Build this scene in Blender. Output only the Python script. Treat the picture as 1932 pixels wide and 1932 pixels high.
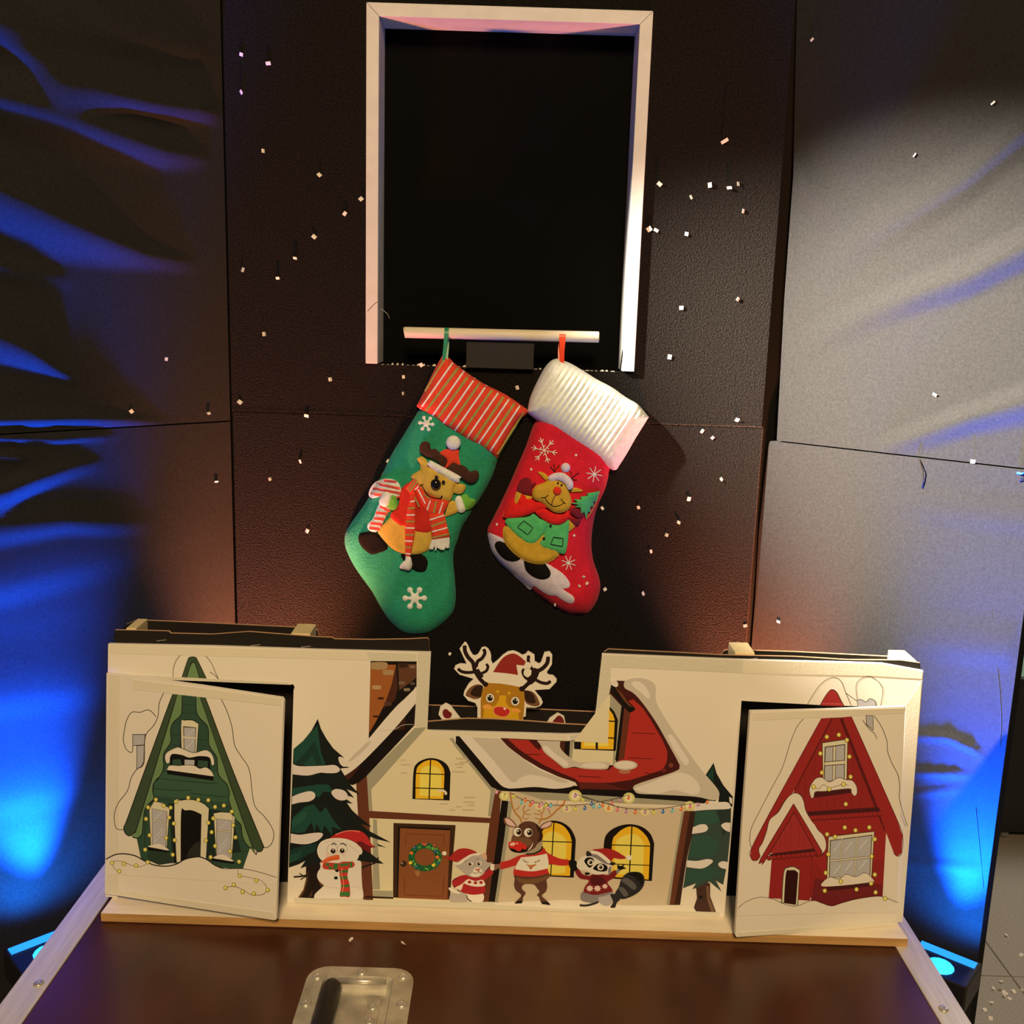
import bpy, bmesh, math, random
import numpy as np
from mathutils import Vector, Matrix
from mathutils.geometry import delaunay_2d_cdt
random.seed(7)
for o in list(bpy.data.objects): bpy.data.objects.remove(o)
SC = bpy.context.scene; COL = SC.collection

# ---------------------------------------------------------------- camera
F = 1932.0; PITCH = math.radians(11.3); ROLL = math.radians(1.76)
TOP = 0.80                      # height of the flight case top
CAM = Vector((0, 0, TOP + 0.823))
AX = Vector((1, 0, 0)); FW = Vector((0, math.cos(PITCH), -math.sin(PITCH))); DN = Vector((0, -math.sin(PITCH), -math.cos(PITCH)))
cr, sr = math.cos(ROLL), math.sin(ROLL)
right = AX * cr - DN * sr; up = -(AX * sr + DN * cr)
cd = bpy.data.cameras.new('camera'); cam = bpy.data.objects.new('camera', cd); COL.objects.link(cam)
m = Matrix((right, up, -FW)).transposed().to_4x4(); m.translation = CAM; cam.matrix_world = m
cd.sensor_width = 36; cd.sensor_height = 36; cd.lens = 36 * F / 1932; cd.clip_start = 0.02
SC.camera = cam

# ---------------------------------------------------------------- world, lamps, exposure
SC.view_settings.view_transform = 'Standard'; SC.view_settings.look = 'None'
SC.view_settings.exposure = 0.0; SC.view_settings.gamma = 1.0; SC.view_settings.use_curve_mapping = False
wd = bpy.data.worlds.new('room_air'); SC.world = wd; wd.use_nodes = True
wd.node_tree.nodes['Background'].inputs[0].default_value = (1.0, 0.82, 0.62, 1)
wd.node_tree.nodes['Background'].inputs[1].default_value = 0.03

def lamp(name, kind, loc, target, power, color, **kw):
    d = bpy.data.lights.new(name, kind); o = bpy.data.objects.new(name, d); COL.objects.link(o)
    o.location = loc; o.rotation_euler = (Vector(target) - Vector(loc)).to_track_quat('-Z', 'Y').to_euler()
    d.energy = power; d.color = color
    for k, v in kw.items(): setattr(d, k, v)
    return o
lamp('room_lamp', 'AREA', (0.10, -1.80, 3.30), (0, 1.35, 1.05), 119, (1.0, 0.69, 0.35), size=0.60)
lamp('stage_spot', 'SPOT', (-0.80, 1.04, 2.20), (0.77, 1.45, 1.395), 2050, (1.0, 0.83, 0.63), spot_size=math.radians(32.4), spot_blend=1.0, shadow_soft_size=0.02)
for s in (-1, 1):
    bx = 0.644 * s; by = 1.350 if s < 0 else 1.352
    lamp('blue_uplight', 'SPOT', (bx, by, 0.712), (bx + 0.12 * s, by - 0.06, 1.5), 850, (0.002, 0.085, 1.0), spot_size=math.radians(56), spot_blend=1.0, shadow_soft_size=0.012)
    lamp('cyan_uplight', 'SPOT', (bx + 0.015 * s, by - 0.06, 0.715), (bx + 0.035 * s, 1.40, 0.92), 15, (0.003, 0.19, 1.0), spot_size=math.radians(130), spot_blend=1.0, shadow_soft_size=0.012)
lamp('amber_uplight', 'SPOT', (-0.37, 1.45, 0.83), (-0.385, 1.60, 1.22), 95, (1.0, 0.27, 0.10), spot_size=math.radians(60), spot_blend=1.0, shadow_soft_size=0.015)
lamp('amber_uplight', 'SPOT', (0.40, 1.45, 0.83), (0.41, 1.60, 1.22), 110, (1.0, 0.27, 0.10), spot_size=math.radians(60), spot_blend=1.0, shadow_soft_size=0.015)
lamp('hall_fill', 'AREA', (2.3, 3.4, 2.35), (2.0, 3.0, 0), 26, (1.0, 0.90, 0.78), size=0.8)  # added fill light, only there to brighten the tiles beyond the right wing

# ---------------------------------------------------------------- geometry helpers
def ray(px, py):
    u = (px - 966) / F; v = (py - 966) / F
    return FW + AX * (u * cr + v * sr) + DN * (-u * sr + v * cr)
class Plane:
    """a real plane in the room; at() turns a traced point into a point on it, h metres proud of it"""
    def __init__(s, o, n): s.o = Vector(o); s.n = Vector(n).normalized()
    def at(s, px, py, h=0.0):
        d = ray(px, py); o = s.o + s.n * h
        return CAM + d * ((o - CAM).dot(s.n) / d.dot(s.n))
def vplane(y): return Plane((0, y, 1), (0, -1, 0))
def px_of(p):
    q = Vector(p) - CAM; w = q.dot(FW); a = q.dot(AX) / w; b = q.dot(DN) / w
    return 966 + (a * cr - b * sr) * F, 966 + (a * sr + b * cr) * F
def lin(c):
    c = c / 255.0
    return c / 12.92 if c <= 0.04045 else ((c + 0.055) / 1.055) ** 2.4

MATS = {}
def mat(name, col, rough=0.8, spec=0.3, metal=0.0, bump=None, vary=None, emit=None, sheen=0.0):
    """procedural material: bump=(scale,strength), vary=(scale,amount)"""
    if name in MATS: return MATS[name]
    M = bpy.data.materials.new(name); M.use_nodes = True; nt = M.node_tree; b = nt.nodes['Principled BSDF']
    b.inputs['Base Color'].default_value = (*col, 1); b.inputs['Roughness'].default_value = rough
    b.inputs['Specular IOR Level'].default_value = spec; b.inputs['Metallic'].default_value = metal
    if sheen: b.inputs['Sheen Weight'].default_value = sheen; b.inputs['Sheen Roughness'].default_value = 0.4
    if emit: b.inputs['Emission Color'].default_value = (*emit[0], 1); b.inputs['Emission Strength'].default_value = emit[1]
    if bump or vary:
        tc = nt.nodes.new('ShaderNodeTexCoord')
    if bump:
        n = nt.nodes.new('ShaderNodeTexNoise'); n.inputs['Scale'].default_value = bump[0]; n.inputs['Detail'].default_value = 4
        bp = nt.nodes.new('ShaderNodeBump'); bp.inputs['Strength'].default_value = bump[1]; bp.inputs['Distance'].default_value = bump[2] if len(bump) > 2 else 0.002
        nt.links.new(tc.outputs['Object'], n.inputs['Vector']); nt.links.new(n.outputs['Fac'], bp.inputs['Height']); nt.links.new(bp.outputs['Normal'], b.inputs['Normal'])
    if vary:
        n2 = nt.nodes.new('ShaderNodeTexNoise'); n2.inputs['Scale'].default_value = vary[0]; n2.inputs['Detail'].default_value = 5
        mp = nt.nodes.new('ShaderNodeMapping')
        if len(vary) > 2: mp.inputs['Scale'].default_value = vary[2]
        r = nt.nodes.new('ShaderNodeMapRange'); r.inputs[1].default_value = 0.25; r.inputs[2].default_value = 0.75
        r.inputs[3].default_value = 1 - vary[1]; r.inputs[4].default_value = 1 + vary[1]
        mx = nt.nodes.new('ShaderNodeVectorMath'); mx.operation = 'SCALE'; mx.inputs[0].default_value = col
        nt.links.new(tc.outputs['Object'], mp.inputs[0]); nt.links.new(mp.outputs[0], n2.inputs['Vector']); nt.links.new(n2.outputs['Fac'], r.inputs[0])
        nt.links.new(r.outputs[0], mx.inputs['Scale']); nt.links.new(mx.outputs[0], b.inputs['Base Color'])
    MATS[name] = M
    return M
PAPER = (208, 178, 134)
def ink(r, g, b, ref=PAPER, kind='ink', rough=0.75):
    c = [max(0.004, min(0.92, lin(v) / lin(w) * 0.84)) for v, w in zip((r, g, b), ref)]
    return mat('%s_%d_%d_%d' % (kind, r, g, b), c, rough, 0.25)

def place(o, parent):
    COL.objects.link(o)
    if parent is not None:
        o.parent = parent; o.matrix_parent_inverse = parent.matrix_world.inverted()
    return o
def thing(name, label, cat, loc=(0, 0, 0), group=None, kind=None):
    o = bpy.data.objects.new(name, None); o.empty_display_size = 0.02; COL.objects.link(o)
    o.matrix_world = Matrix.Translation(loc); tag(o, label, cat, group, kind); return o
def tag(o, label=None, cat=None, group=None, kind=None):
    if label: o['label'] = label
    if cat: o['category'] = cat
    if group: o['group'] = group
    if kind: o['kind'] = kind
    return o
class MB:
    """collects faces, builds one mesh object"""
    def __init__(s): s.v = []; s.f = []; s.m = []; s.mats = []
    def mi(s, M):
        if M not in s.mats: s.mats.append(M)
        return s.mats.index(M)
    def face(s, pts, M):
        b = len(s.v); s.v += [tuple(p) for p in pts]; s.f.append(list(range(b, b + len(pts)))); s.m.append(s.mi(M))
    def mesh(s, vs, fs, M):
        b = len(s.v); s.v += [tuple(p) for p in vs]; k = s.mi(M)
        for f in fs: s.f.append([b + i for i in f]); s.m.append(k)
    def box(s, a, b, M):
        x0, y0, z0 = a; x1, y1, z1 = b
        s.mesh([(x0, y0, z0), (x1, y0, z0), (x1, y1, z0), (x0, y1, z0), (x0, y0, z1), (x1, y0, z1), (x1, y1, z1), (x0, y1, z1)],
               [(0, 3, 2, 1), (4, 5, 6, 7), (0, 1, 5, 4), (1, 2, 6, 5), (2, 3, 7, 6), (3, 0, 4, 7)], M)
    def prism(s, pts, off, Mf, Ms=None):
        """polygon pts (front) extruded by vector off"""
        n = len(pts); off = Vector(off); b = [Vector(p) + off for p in pts]
        s.face(pts, Mf); s.face(list(reversed(b)), Ms or Mf)
        for i in range(n):
            j = (i + 1) % n; s.face([pts[i], b[i], b[j], pts[j]], Ms or Mf)
    def tube(s, path, r, M, seg=10, cap=True):
        path = [Vector(p) for p in path]; n = len(path); rings = []
        rr = r if isinstance(r, (list, tuple)) else [r] * n
        prev = None
        for i, p in enumerate(path):
            t = (path[min(i + 1, n - 1)] - path[max(i - 1, 0)]).normalized()
            if prev is None:
                a = t.orthogonal().normalized()
            else:
                a = (prev - t * prev.dot(t)); a = a.normalized() if a.length > 1e-6 else t.orthogonal().normalized()
            prev = a; c = t.cross(a)
            rings.append([p + (a * math.cos(2 * math.pi * k / seg) + c * math.sin(2 * math.pi * k / seg)) * rr[i] for k in range(seg)])
        vs = [q for R in rings for q in R]; fs = []
        for i in range(n - 1):
            for k in range(seg):
                k2 = (k + 1) % seg; fs.append((i * seg + k, i * seg + k2, (i + 1) * seg + k2, (i + 1) * seg + k))
        if cap: fs.append(tuple(range(seg - 1, -1, -1))); fs.append(tuple((n - 1) * seg + k for k in range(seg)))
        s.mesh(vs, fs, M)
    def dome(s, c, r, h, M, axis=(0, 0, 1), seg=14, rings=4):
        ax = Vector(axis).normalized(); a = ax.orthogonal().normalized(); b = ax.cross(a); c = Vector(c)
        vs = []; fs = []
        for i in range(rings):
            t = i / rings * math.pi / 2
            for k in range(seg):
                q = 2 * math.pi * k / seg
                vs.append(c + (a * math.cos(q) + b * math.sin(q)) * r * math.cos(t) + ax * h * math.sin(t))
        vs.append(c + ax * h)
        for i in range(rings - 1):
            for k in range(seg):
                k2 = (k + 1) % seg; fs.append((i * seg + k, i * seg + k2, (i + 1) * seg + k2, (i + 1) * seg + k))
        for k in range(seg): fs.append(((rings - 1) * seg + k, (rings - 1) * seg + (k + 1) % seg, rings * seg))
        s.mesh(vs, fs, M)
    def ball(s, c, r, M, seg=16, rings=10):
        vs = []; fs = []; c = Vector(c); r = Vector(r) if not isinstance(r, float) else Vector((r, r, r))
        for i in range(rings + 1):
            t = math.pi * i / rings
            for k in range(seg):
                q = 2 * math.pi * k / seg
                vs.append(c + Vector((math.sin(t) * math.cos(q) * r[0], math.sin(t) * math.sin(q) * r[1], math.cos(t) * r[2])))
        for i in range(rings):
            for k in range(seg):
                k2 = (k + 1) % seg; fs.append((i * seg + k, i * seg + k2, (i + 1) * seg + k2, (i + 1) * seg + k))
        s.mesh(vs, fs, M)
    def build(s, name, parent=None, smooth=False, weld=False, bevel=0):
        me = bpy.data.meshes.new(name); me.from_pydata(s.v, [], s.f)
        for M in s.mats: me.materials.append(M)
        me.polygons.foreach_set('material_index', s.m)
        if weld or bevel:
            bm = bmesh.new(); bm.from_mesh(me); bmesh.ops.remove_doubles(bm, verts=bm.verts, dist=1e-6)
            bmesh.ops.recalc_face_normals(bm, faces=bm.faces); bm.to_mesh(me); bm.free()
        if smooth: me.polygons.foreach_set('use_smooth', [True] * len(me.polygons))
        me.update(); o = place(bpy.data.objects.new(name, me), parent)
        if bevel:
            md = o.modifiers.new('bevel', 'BEVEL'); md.width = bevel; md.segments = 2; md.limit_method = 'ANGLE'; md.angle_limit = math.radians(40)
        return o

def cat(pts, n=4, closed=True):
    """Catmull-Rom through the points; a repeated point is a corner"""
    P = [np.array(p, float) for p in pts]; N = len(P); out = []
    rng = range(N) if closed else range(N - 1)
    for i in rng:
        p0 = P[(i - 1) % N] if closed else P[max(i - 1, 0)]; p1 = P[i]; p2 = P[(i + 1) % N]
        p3 = P[(i + 2) % N] if closed else P[min(i + 2, N - 1)]
        if np.allclose(p1, p2): continue
        for k in range(n):
            t = k / n
            out.append(tuple(0.5 * (2 * p1 + (p2 - p0) * t + (2 * p0 - 5 * p1 + 4 * p2 - p3) * t * t + (-p0 + 3 * p1 - 3 * p2 + p3) * t ** 3)))
    if not closed: out.append(tuple(P[-1]))
    return out
def ellpts(cx, cy, rx, ry=None, rot=0, n=20):
    ry = ry or rx; c, s_ = math.cos(math.radians(rot)), math.sin(math.radians(rot)); o = []
    for k in range(n):
        a = 2 * math.pi * k / n; x, y = rx * math.cos(a), ry * math.sin(a); o.append((cx + x * c - y * s_, cy + x * s_ + y * c))
    return o
def crop(x0, y0, s):
    return lambda *pts: [(x0 + x * s, y0 + y * s) for x, y in pts]
ID = crop(0, 0, 1)
STEP = 0.000006
class Art:
    """a flat print lying on a board: each inked shape lies a hair above the one before"""
    def __init__(s, plane, base=0.0004, C=ID): s.p = plane; s.h = base * 0.3; s.C = C; s.b = MB()
    def raw(s, px, M):
        s.h += STEP; s.b.face([s.p.at(x, y, s.h) for x, y in px], M)
    def poly(s, pts, col): s.raw(s.C(*pts), col)
    def blob(s, pts, col, n=4): s.raw(cat(s.C(*pts), n), col)
    def ell(s, cx, cy, rx, ry, col, rot=0, n=18): s.raw(s.C(*ellpts(cx, cy, rx, ry, rot, n)), col)
    def stroke(s, pts, w, col, smooth=True, n=5):
        P = s.C(*pts); k = s.C((0, 0), (1, 0)); w = w * (k[1][0] - k[0][0]) / 2
        if smooth and len(P) > 2: P = cat(P, n, False)
        s.h += STEP; L = []; Rr = []
        for i, p in enumerate(P):
            a = P[max(i - 1, 0)]; b = P[min(i + 1, len(P) - 1)]; dx, dy = b[0] - a[0], b[1] - a[1]; l = math.hypot(dx, dy) or 1
            t = w * (0.6 if i in (0, len(P) - 1) else 1)
            L.append((p[0] - dy / l * t, p[1] + dx / l * t)); Rr.append((p[0] + dy / l * t, p[1] - dx / l * t))
        vs = [s.p.at(x, y, s.h) for x, y in L + Rr]; n_ = len(P)
        s.b.mesh(vs, [(i, i + 1, n_ + i + 1, n_ + i) for i in range(n_ - 1)], col)
    def build(s, name, parent): return s.b.build(name, parent)

def seg_dist(q, poly):
    """distance of points q (n,2) to the closed outline poly"""
    A = np.array(poly); B = np.roll(A, -1, 0); d = np.full(len(q), 1e9)
    for a, b in zip(A, B):
        ab = b - a; L = ab @ ab
        if L < 1e-12: continue
        t = np.clip(((q - a) @ ab) / L, 0, 1); d = np.minimum(d, np.hypot(*(q - (a + t[:, None] * ab)).T))
    return d
def inside(q, poly):
    A = np.array(poly); B = np.roll(A, -1, 0); r = np.zeros(len(q), bool)
    for (x0, y0), (x1, y1) in zip(A, B):
        if y0 == y1: continue
        c = ((y0 > q[:, 1]) != (y1 > q[:, 1])) & (q[:, 0] < (x1 - x0) * (q[:, 1] - y0) / (y1 - y0) + x0); r ^= c
    return r
def puff(b, outline, plane, base, thick, edge, step, M, relief=None, skirt=0.002):
    """stuffed cloth shape: traced outline, pillowed towards the room by thick; base(x,y) = height of what it is sewn on"""
    bf = base if callable(base) else (lambda x, y: np.full(np.shape(x), base))
    O = []
    for p in outline:
        if not O or math.hypot(p[0] - O[-1][0], p[1] - O[-1][1]) > 0.15: O.append(p)
    A = np.array(O); g = np.array([(x, y) for x in np.arange(A[:, 0].min(), A[:, 0].max(), step) for y in np.arange(A[:, 1].min(), A[:, 1].max(), step)])
    if len(g): g = g[inside(g, O)]
    if len(g): g = g[seg_dist(g, O) > step * 0.45]
    n = len(O); pts = [Vector(p) for p in O] + [Vector(p) for p in g]
    vo, _, fo, ov, _, _ = delaunay_2d_cdt(pts, [(i, (i + 1) % n) for i in range(n)], [list(range(n))], 1, 1e-4)
    q = np.array([(v[0], v[1]) for v in vo]); d = seg_dist(q, O)
    t = np.clip(d / edge, 0, 1); h = thick * np.sqrt(np.maximum(0, 1 - (1 - t) ** 2))
    e = bf(q[:, 0], q[:, 1]) + h
    vs = [plane.at(x, y, ee + (relief(x, y) * tt if relief else 0)) for (x, y), ee, tt in zip(q, e, t)]
    b.mesh(vs, [tuple(f) for f in fo], M)
    if skirt:
        A = np.array(O); e = bf(A[:, 0], A[:, 1]); top = [plane.at(x, y, k) for (x, y), k in zip(O, e)]; bot = [plane.at(x, y, max(k - skirt, 0.0003)) for (x, y), k in zip(O, e)]
        b.mesh(top + bot, [(i, (i + 1) % n, n + (i + 1) % n, n + i) for i in range(n)], M)
# ================================================================ the setting
YW = 1.60
felt = mat('black_felt', (0.011, 0.0102, 0.0098), 1.0, 0.10, bump=(380, 1.0, 0.006), vary=(330, 0.7), sheen=0.03)
felt_low = felt
cloth = mat('black_cloth', (0.0175, 0.0185, 0.0205), 0.85, 0.10, bump=(900, 0.35, 0.001), vary=(300, 0.25), sheen=0.05)
black = mat('matt_black', (0.006, 0.006, 0.006), 0.9, 0.1)
wp = vplane(YW)
# --- back wall: a dark board with two felt panels on it
b = MB()
for a, c in (((-0.52, YW + 0.022, 0), (-0.226, YW + 0.04, 2.5)), ((0.176, YW + 0.022, 0), (0.52, YW + 0.04, 2.5)), ((-0.226, YW + 0.022, 0), (0.176, YW + 0.04, 1.525)), ((-0.226, YW + 0.022, 2.042), (0.176, YW + 0.04, 2.5))): b.box(a, c, black)
b.box((-0.24, YW + 0.058, 1.50), (0.20, YW + 0.066, 2.06), mat('black_velvet', (0.004, 0.0042, 0.0045), 1.0, 0.05))
b.box((-0.213, YW + 0.022, 1.515), (0.162, YW + 0.060, 1.529), black)
wall = tag(b.build('wall_back'), 'black felt covered back wall with a framed opening', None, None, 'structure')
XL, XR, ZS = -0.443, 0.3865, 1.450
OX0, OX1, OZ0, OZ1 = -0.222, 0.171, 1.530, 2.037
def slab(b, x0, x1, z0, z1, y0, y1, M):
    b.box((x0, y0, z0), (x1, y1, z1), M)
def felt_panel(rects, jag):
    b = MB()
    for (x0, x1, z0, z1) in rects: slab(b, x0, x1, z0, z1, YW, YW + 0.02, felt)
    return b.build('felt_panel', wall)
felt_panel([(XL, OX0, ZS + 0.001, 2.5), (OX1, XR, ZS + 0.001, 2.5), (OX0, OX1, ZS + 0.001, OZ0), (OX0, OX1, OZ1, 2.5)], 0)
felt_panel([(XL + 0.001, XR + 0.002, 0.0, ZS - 0.001)], 0)
# torn pale paper edge left along the ledge of the opening
b = MB(); pale = mat('torn_paper', (0.75, 0.72, 0.66), 0.9, 0.2)
for i in range(46):
    x = -0.210 + i * 0.0079; w = random.uniform(0.003, 0.008); hh = random.choice([0.0006, 0.0008, 0.001, 0.0022, 0.003])
    b.mesh([(x, YW - 0.0005, OZ0), (x + w, YW - 0.0005, OZ0), (x + w * 0.8, YW + 0.004, OZ0 + hh), (x + w * 0.3, YW + 0.003, OZ0 + hh * 0.8), (x + w * 0.5, YW + 0.008, OZ0)], [(0, 1, 2, 3), (3, 2, 4), (1, 4, 2), (0, 3, 4)], pale)
tag(b.build('torn_edge', wall), kind='stuff')
# brushed-up pile along the edges of the felt panels
fz = mat('felt_edge_fuzz', (0.10, 0.055, 0.04), 1.0, 0.1)
b = MB()
for x in np.arange(XL, XR, 0.0016):
    for k in range(2):
        x_ = x + random.uniform(0, 0.0016); a = random.uniform(-0.003, 0.003)
        b.mesh([(x_, YW - 0.0008, ZS + 0.0015), (x_ + 0.0005, YW - 0.0008, ZS + 0.0015), (x_ + a, YW - 0.0025, ZS + random.uniform(-0.001, 0.001))], [(0, 1, 2)], fz)
for z in np.arange(0.85, ZS, 0.0018):
    a = random.uniform(-0.002, 0.002)
    b.mesh([(XR + 0.001, YW - 0.0008, z), (XR + 0.001, YW - 0.0008, z + 0.0005), (XR + 0.0035, YW - 0.001, z + a)], [(0, 1, 2)], fz)
tag(b.build('fuzz', wall), kind='stuff')

# --- the two angled cloth wings, each of an upper and a lower panel with slack folds
def wing(name, origin, d, n, ridges_up, ridges_low, s_up, s_low, zs, edge_up, edge_low, label):
    o = Vector(origin); d = Vector(d).normalized(); n = Vector(n).normalized()
    def relief(pts3, ridges):
        w = np.array([px_of(p) for p in pts3]); x, y = w[:, 0], w[:, 1]; h = np.zeros(len(x))
        for r in ridges:
            pts, A = r[0], r[1]; xs = [q[0] for q in pts]; k = r[2] if len(r) > 2 else 1.6
            yc, lo, am = (np.interp(x, xs, [q[i] for q in pts]) for i in (1, 2, 3))
            t = (y - yc) / lo; t = np.where(t < 0, -t / k, t)
            h += A * am * np.where(t < 1, 0.5 + 0.5 * np.cos(np.pi * np.minimum(t, 1)), 0)
        return h
    root = MB()
    pts = [o + d * -0.10 + n * -0.045, o + d * s_low + n * -0.045]
    q0, q1 = o + d * 0.0 - n * 0.022, o + d * s_low - n * 0.022
    root.prism([(q0.x, q0.y, 0), (q1.x, q1.y, 0), (q1.x, q1.y, 2.5), (q0.x, q0.y, 2.5)], n * -0.014, black)
    R = tag(root.build(name), label, None, None, 'structure')
    for (z0, z1, s1, rid, edge) in ((zs + 0.0012, 2.45, s_up, ridges_up, edge_up), (0.0, zs - 0.0012, s_low, ridges_low, edge_low)):
        b = MB(); NS = 110; zz = [z0] + list(np.arange(max(z0, 0.62) + 0.003, z1 - 0.003, 0.0052)) + [z1]; NZ = len(zz)
        B = []; fall = []
        for z in zz:
            e0 = edge(z)
            for i in range(NS + 1):
                p = o + d * (e0 + (s1 - e0) * i / NS); B.append(Vector((p.x, p.y, z))); fall.append(min(1, i / 4) * min(1, (NS - i) / 4))
        V = [p + n * (hh * f) for p, hh, f in zip(B, relief(B, rid), fall)]
        fs = [(j * (NS + 1) + i, j * (NS + 1) + i + 1, (j + 1) * (NS + 1) + i + 1, (j + 1) * (NS + 1) + i) for j in range(NZ - 1) for i in range(NS)]
        b.mesh(V, fs, cloth)
        # turned edges: bottom/top hem, inner and outer side
        def strip(idx):
            a = [V[k] for k in idx]; c = [V[k] - n * 0.02 for k in idx]; L = len(a)
            b.mesh(a + c, [(k, k + 1, L + k + 1, L + k) for k in range(L - 1)], cloth)
        strip([i for i in range(NS + 1)]); strip([(NZ - 1) * (NS + 1) + i for i in range(NS + 1)])
        strip([j * (NS + 1) for j in range(NZ)])
        idx = [j * (NS + 1) + NS for j in range(NZ)]; a = [V[k] for k in idx]; c = [V[k] - n * 0.02 for k in idx]; L = len(a)
        b.mesh(a + c, [(k, k + 1, L + k + 1, L + k) for k in range(L - 1)], black)
        b.build('cloth_panel', R, smooth=True)
    return R
oL = wp.at(430, 795); oR = wp.at(1462, 832)
dL, nL = Vector((-0.7225, -0.6914, 0)), Vector((0.6914, -0.7225, 0))
dR, nR = Vector((0.774, -0.634, 0)), Vector((-0.634, -0.774, 0))
# ridge: (x, crest y, height of the overhanging underside, relative depth)
rL = [([(-300, -40, 60, 1), (0, 70, 74, 1), (60, 118, 74, 1), (110, 150, 70, 1), (200, 182, 52, 1), (300, 202, 40, .85), (400, 214, 26, .6), (430, 218, 20, 0)], 0.0195, 1.6),
      ([(-300, 120, 60, 1), (0, 188, 84, 1), (100, 214, 80, .95), (200, 250, 64, .85), (300, 284, 44, .7), (400, 300, 24, 0)], 0.0175, 1.0),
      ([(-300, 200, 160, 1), (0, 366, 110, 1), (60, 392, 102, 1), (120, 420, 85, .95), (200, 452, 60, .7), (280, 482, 34, .3), (380, 500, 20, 0)], 0.018, 0.8),
      ([(-300, 440, 60, 1), (0, 505, 40, 1), (60, 520, 34, .5), (140, 530, 30, 0)], 0.007, 1.0),
      ([(-300, 560, 80, 1), (0, 640, 75, 1), (60, 668, 55, 1), (110, 700, 30, .6), (160, 730, 20, 0)], 0.011, 0.9),
      ([(-300, 790, 30, 1), (0, 793, 24, 1), (150, 790, 20, 1), (230, 792, 16, .5), (330, 800, 10, 0)], 0.0075, 1.2),
      ([(0, 30, 60, .4), (200, 60, 60, .7), (350, 95, 40, .6), (430, 100, 30, 0)], 0.012, 2.0)]
rLl = [([(-200, 822, 22, 1), (40, 826, 22, 1), (90, 828, 16, 0)], 0.006, 0.6), ([(60, 826, 20, 0), (100, 828, 20, 1), (160, 823, 14, .6), (220, 822, 12, 0)], 0.005, 0.6),
       ([(-200, 850, 26, 1), (30, 862, 20, 1), (60, 866, 14, 0)], 0.006, 0.6), ([(-200, 940, 60, 1), (0, 930, 50, 1), (60, 905, 40, .8), (140, 880, 30, .3), (200, 870, 20, 0)], 0.009, 0.6),
       ([(-200, 1010, 40, 1), (0, 1000, 40, .7), (120, 985, 30, .7), (230, 990, 26, .5), (300, 990, 20, 0)], 0.005, 1.5),
       ([(-200, 1120, 60, 1), (0, 1100, 60, .6), (150, 1060, 60, .5), (300, 1020, 60, .2), (420, 980, 40, 0)], 0.006, 2.0),
       ([(-200, 1330, 60, 1), (0, 1310, 60, .6), (150, 1290, 60, .5), (240, 1280, 60, 0)], 0.005, 2.0), ([(-200, 1480, 60, 1), (0, 1500, 60, .6), (150, 1470, 60, .5), (240, 1450, 60, 0)], 0.005, 2.0)]
rR = [([(1540, 520, 50, 0), (1640, 445, 60, .3), (1740, 390, 60, .7), (1830, 335, 60, 1), (1932, 250, 66, 1), (2200, 40, 80, 1)], 0.009, 1.2),
      ([(1500, 660, 40, 0), (1640, 590, 46, .35), (1740, 552, 46, .8), (1830, 522, 50, 1), (1932, 470, 56, 1), (2200, 300, 70, 1)], 0.011, 1.0),
      ([(1640, 850, 30, 0), (1720, 826, 36, .5), (1830, 788, 40, .9), (1932, 760, 50, 1), (2200, 700, 60, 1)], 0.009, 0.9),
      ([(1480, 300, 60, 0), (1500, 330, 60, 1), (1560, 380, 60, .4), (1640, 420, 50, 0)], 0.007, 0.7)]
rRl = [(r_[0], r_[1] * 0.5, r_[2]) for r_ in [([(1640, 1180, 40, 0), (1760, 1210, 50, .5), (1932, 1230, 50, .8)], 0.005, 1.5), ([(1700, 1385, 16, .6), (1790, 1390, 16, 1), (1835, 1410, 16, .8), (1860, 1430, 14, 0)], 0.006, 0.6),
       ([(1690, 1455, 18, 1), (1800, 1458, 14, .7), (1840, 1460, 12, 0)], 0.006, 0.5), ([(1690, 1500, 14, .8), (1780, 1490, 14, .5), (1820, 1485, 12, 0)], 0.005, 0.5),
       ([(1690, 1626, 20, 1), (1760, 1632, 20, .8), (1850, 1640, 20, .2), (1870, 1640, 10, 0)], 0.004, 0.8), ([(1640, 930, 40, 0), (1760, 960, 40, .5), (1932, 980, 40, .6)], 0.004, 1.5)]]
wl = wing('wall_left', oL, dL, nL, rL, rLl, 0.95, 0.95, oL.z, lambda z: -0.004, lambda z: -0.004, 'black cloth side wing folded forward on the left of the felt wall')
wr = wing('wall_right', oR, dR, nR, rR, rRl, 0.52, 0.385, oR.z,
          lambda z: np.interp(z, [1.43, 1.65, 1.83, 2.07, 2.5], [0.003, -0.0035, -0.005, -0.021, -0.03]), lambda z: np.interp(z, [0, 1.17, 1.28, 1.42, 1.44], [-0.011, -0.012, -0.015, -0.011, -0.004]),
          'black cloth side wing folded forward on the right of the felt wall')
pR = Plane(oR, nR); pL = Plane(oL, nL)
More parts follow.
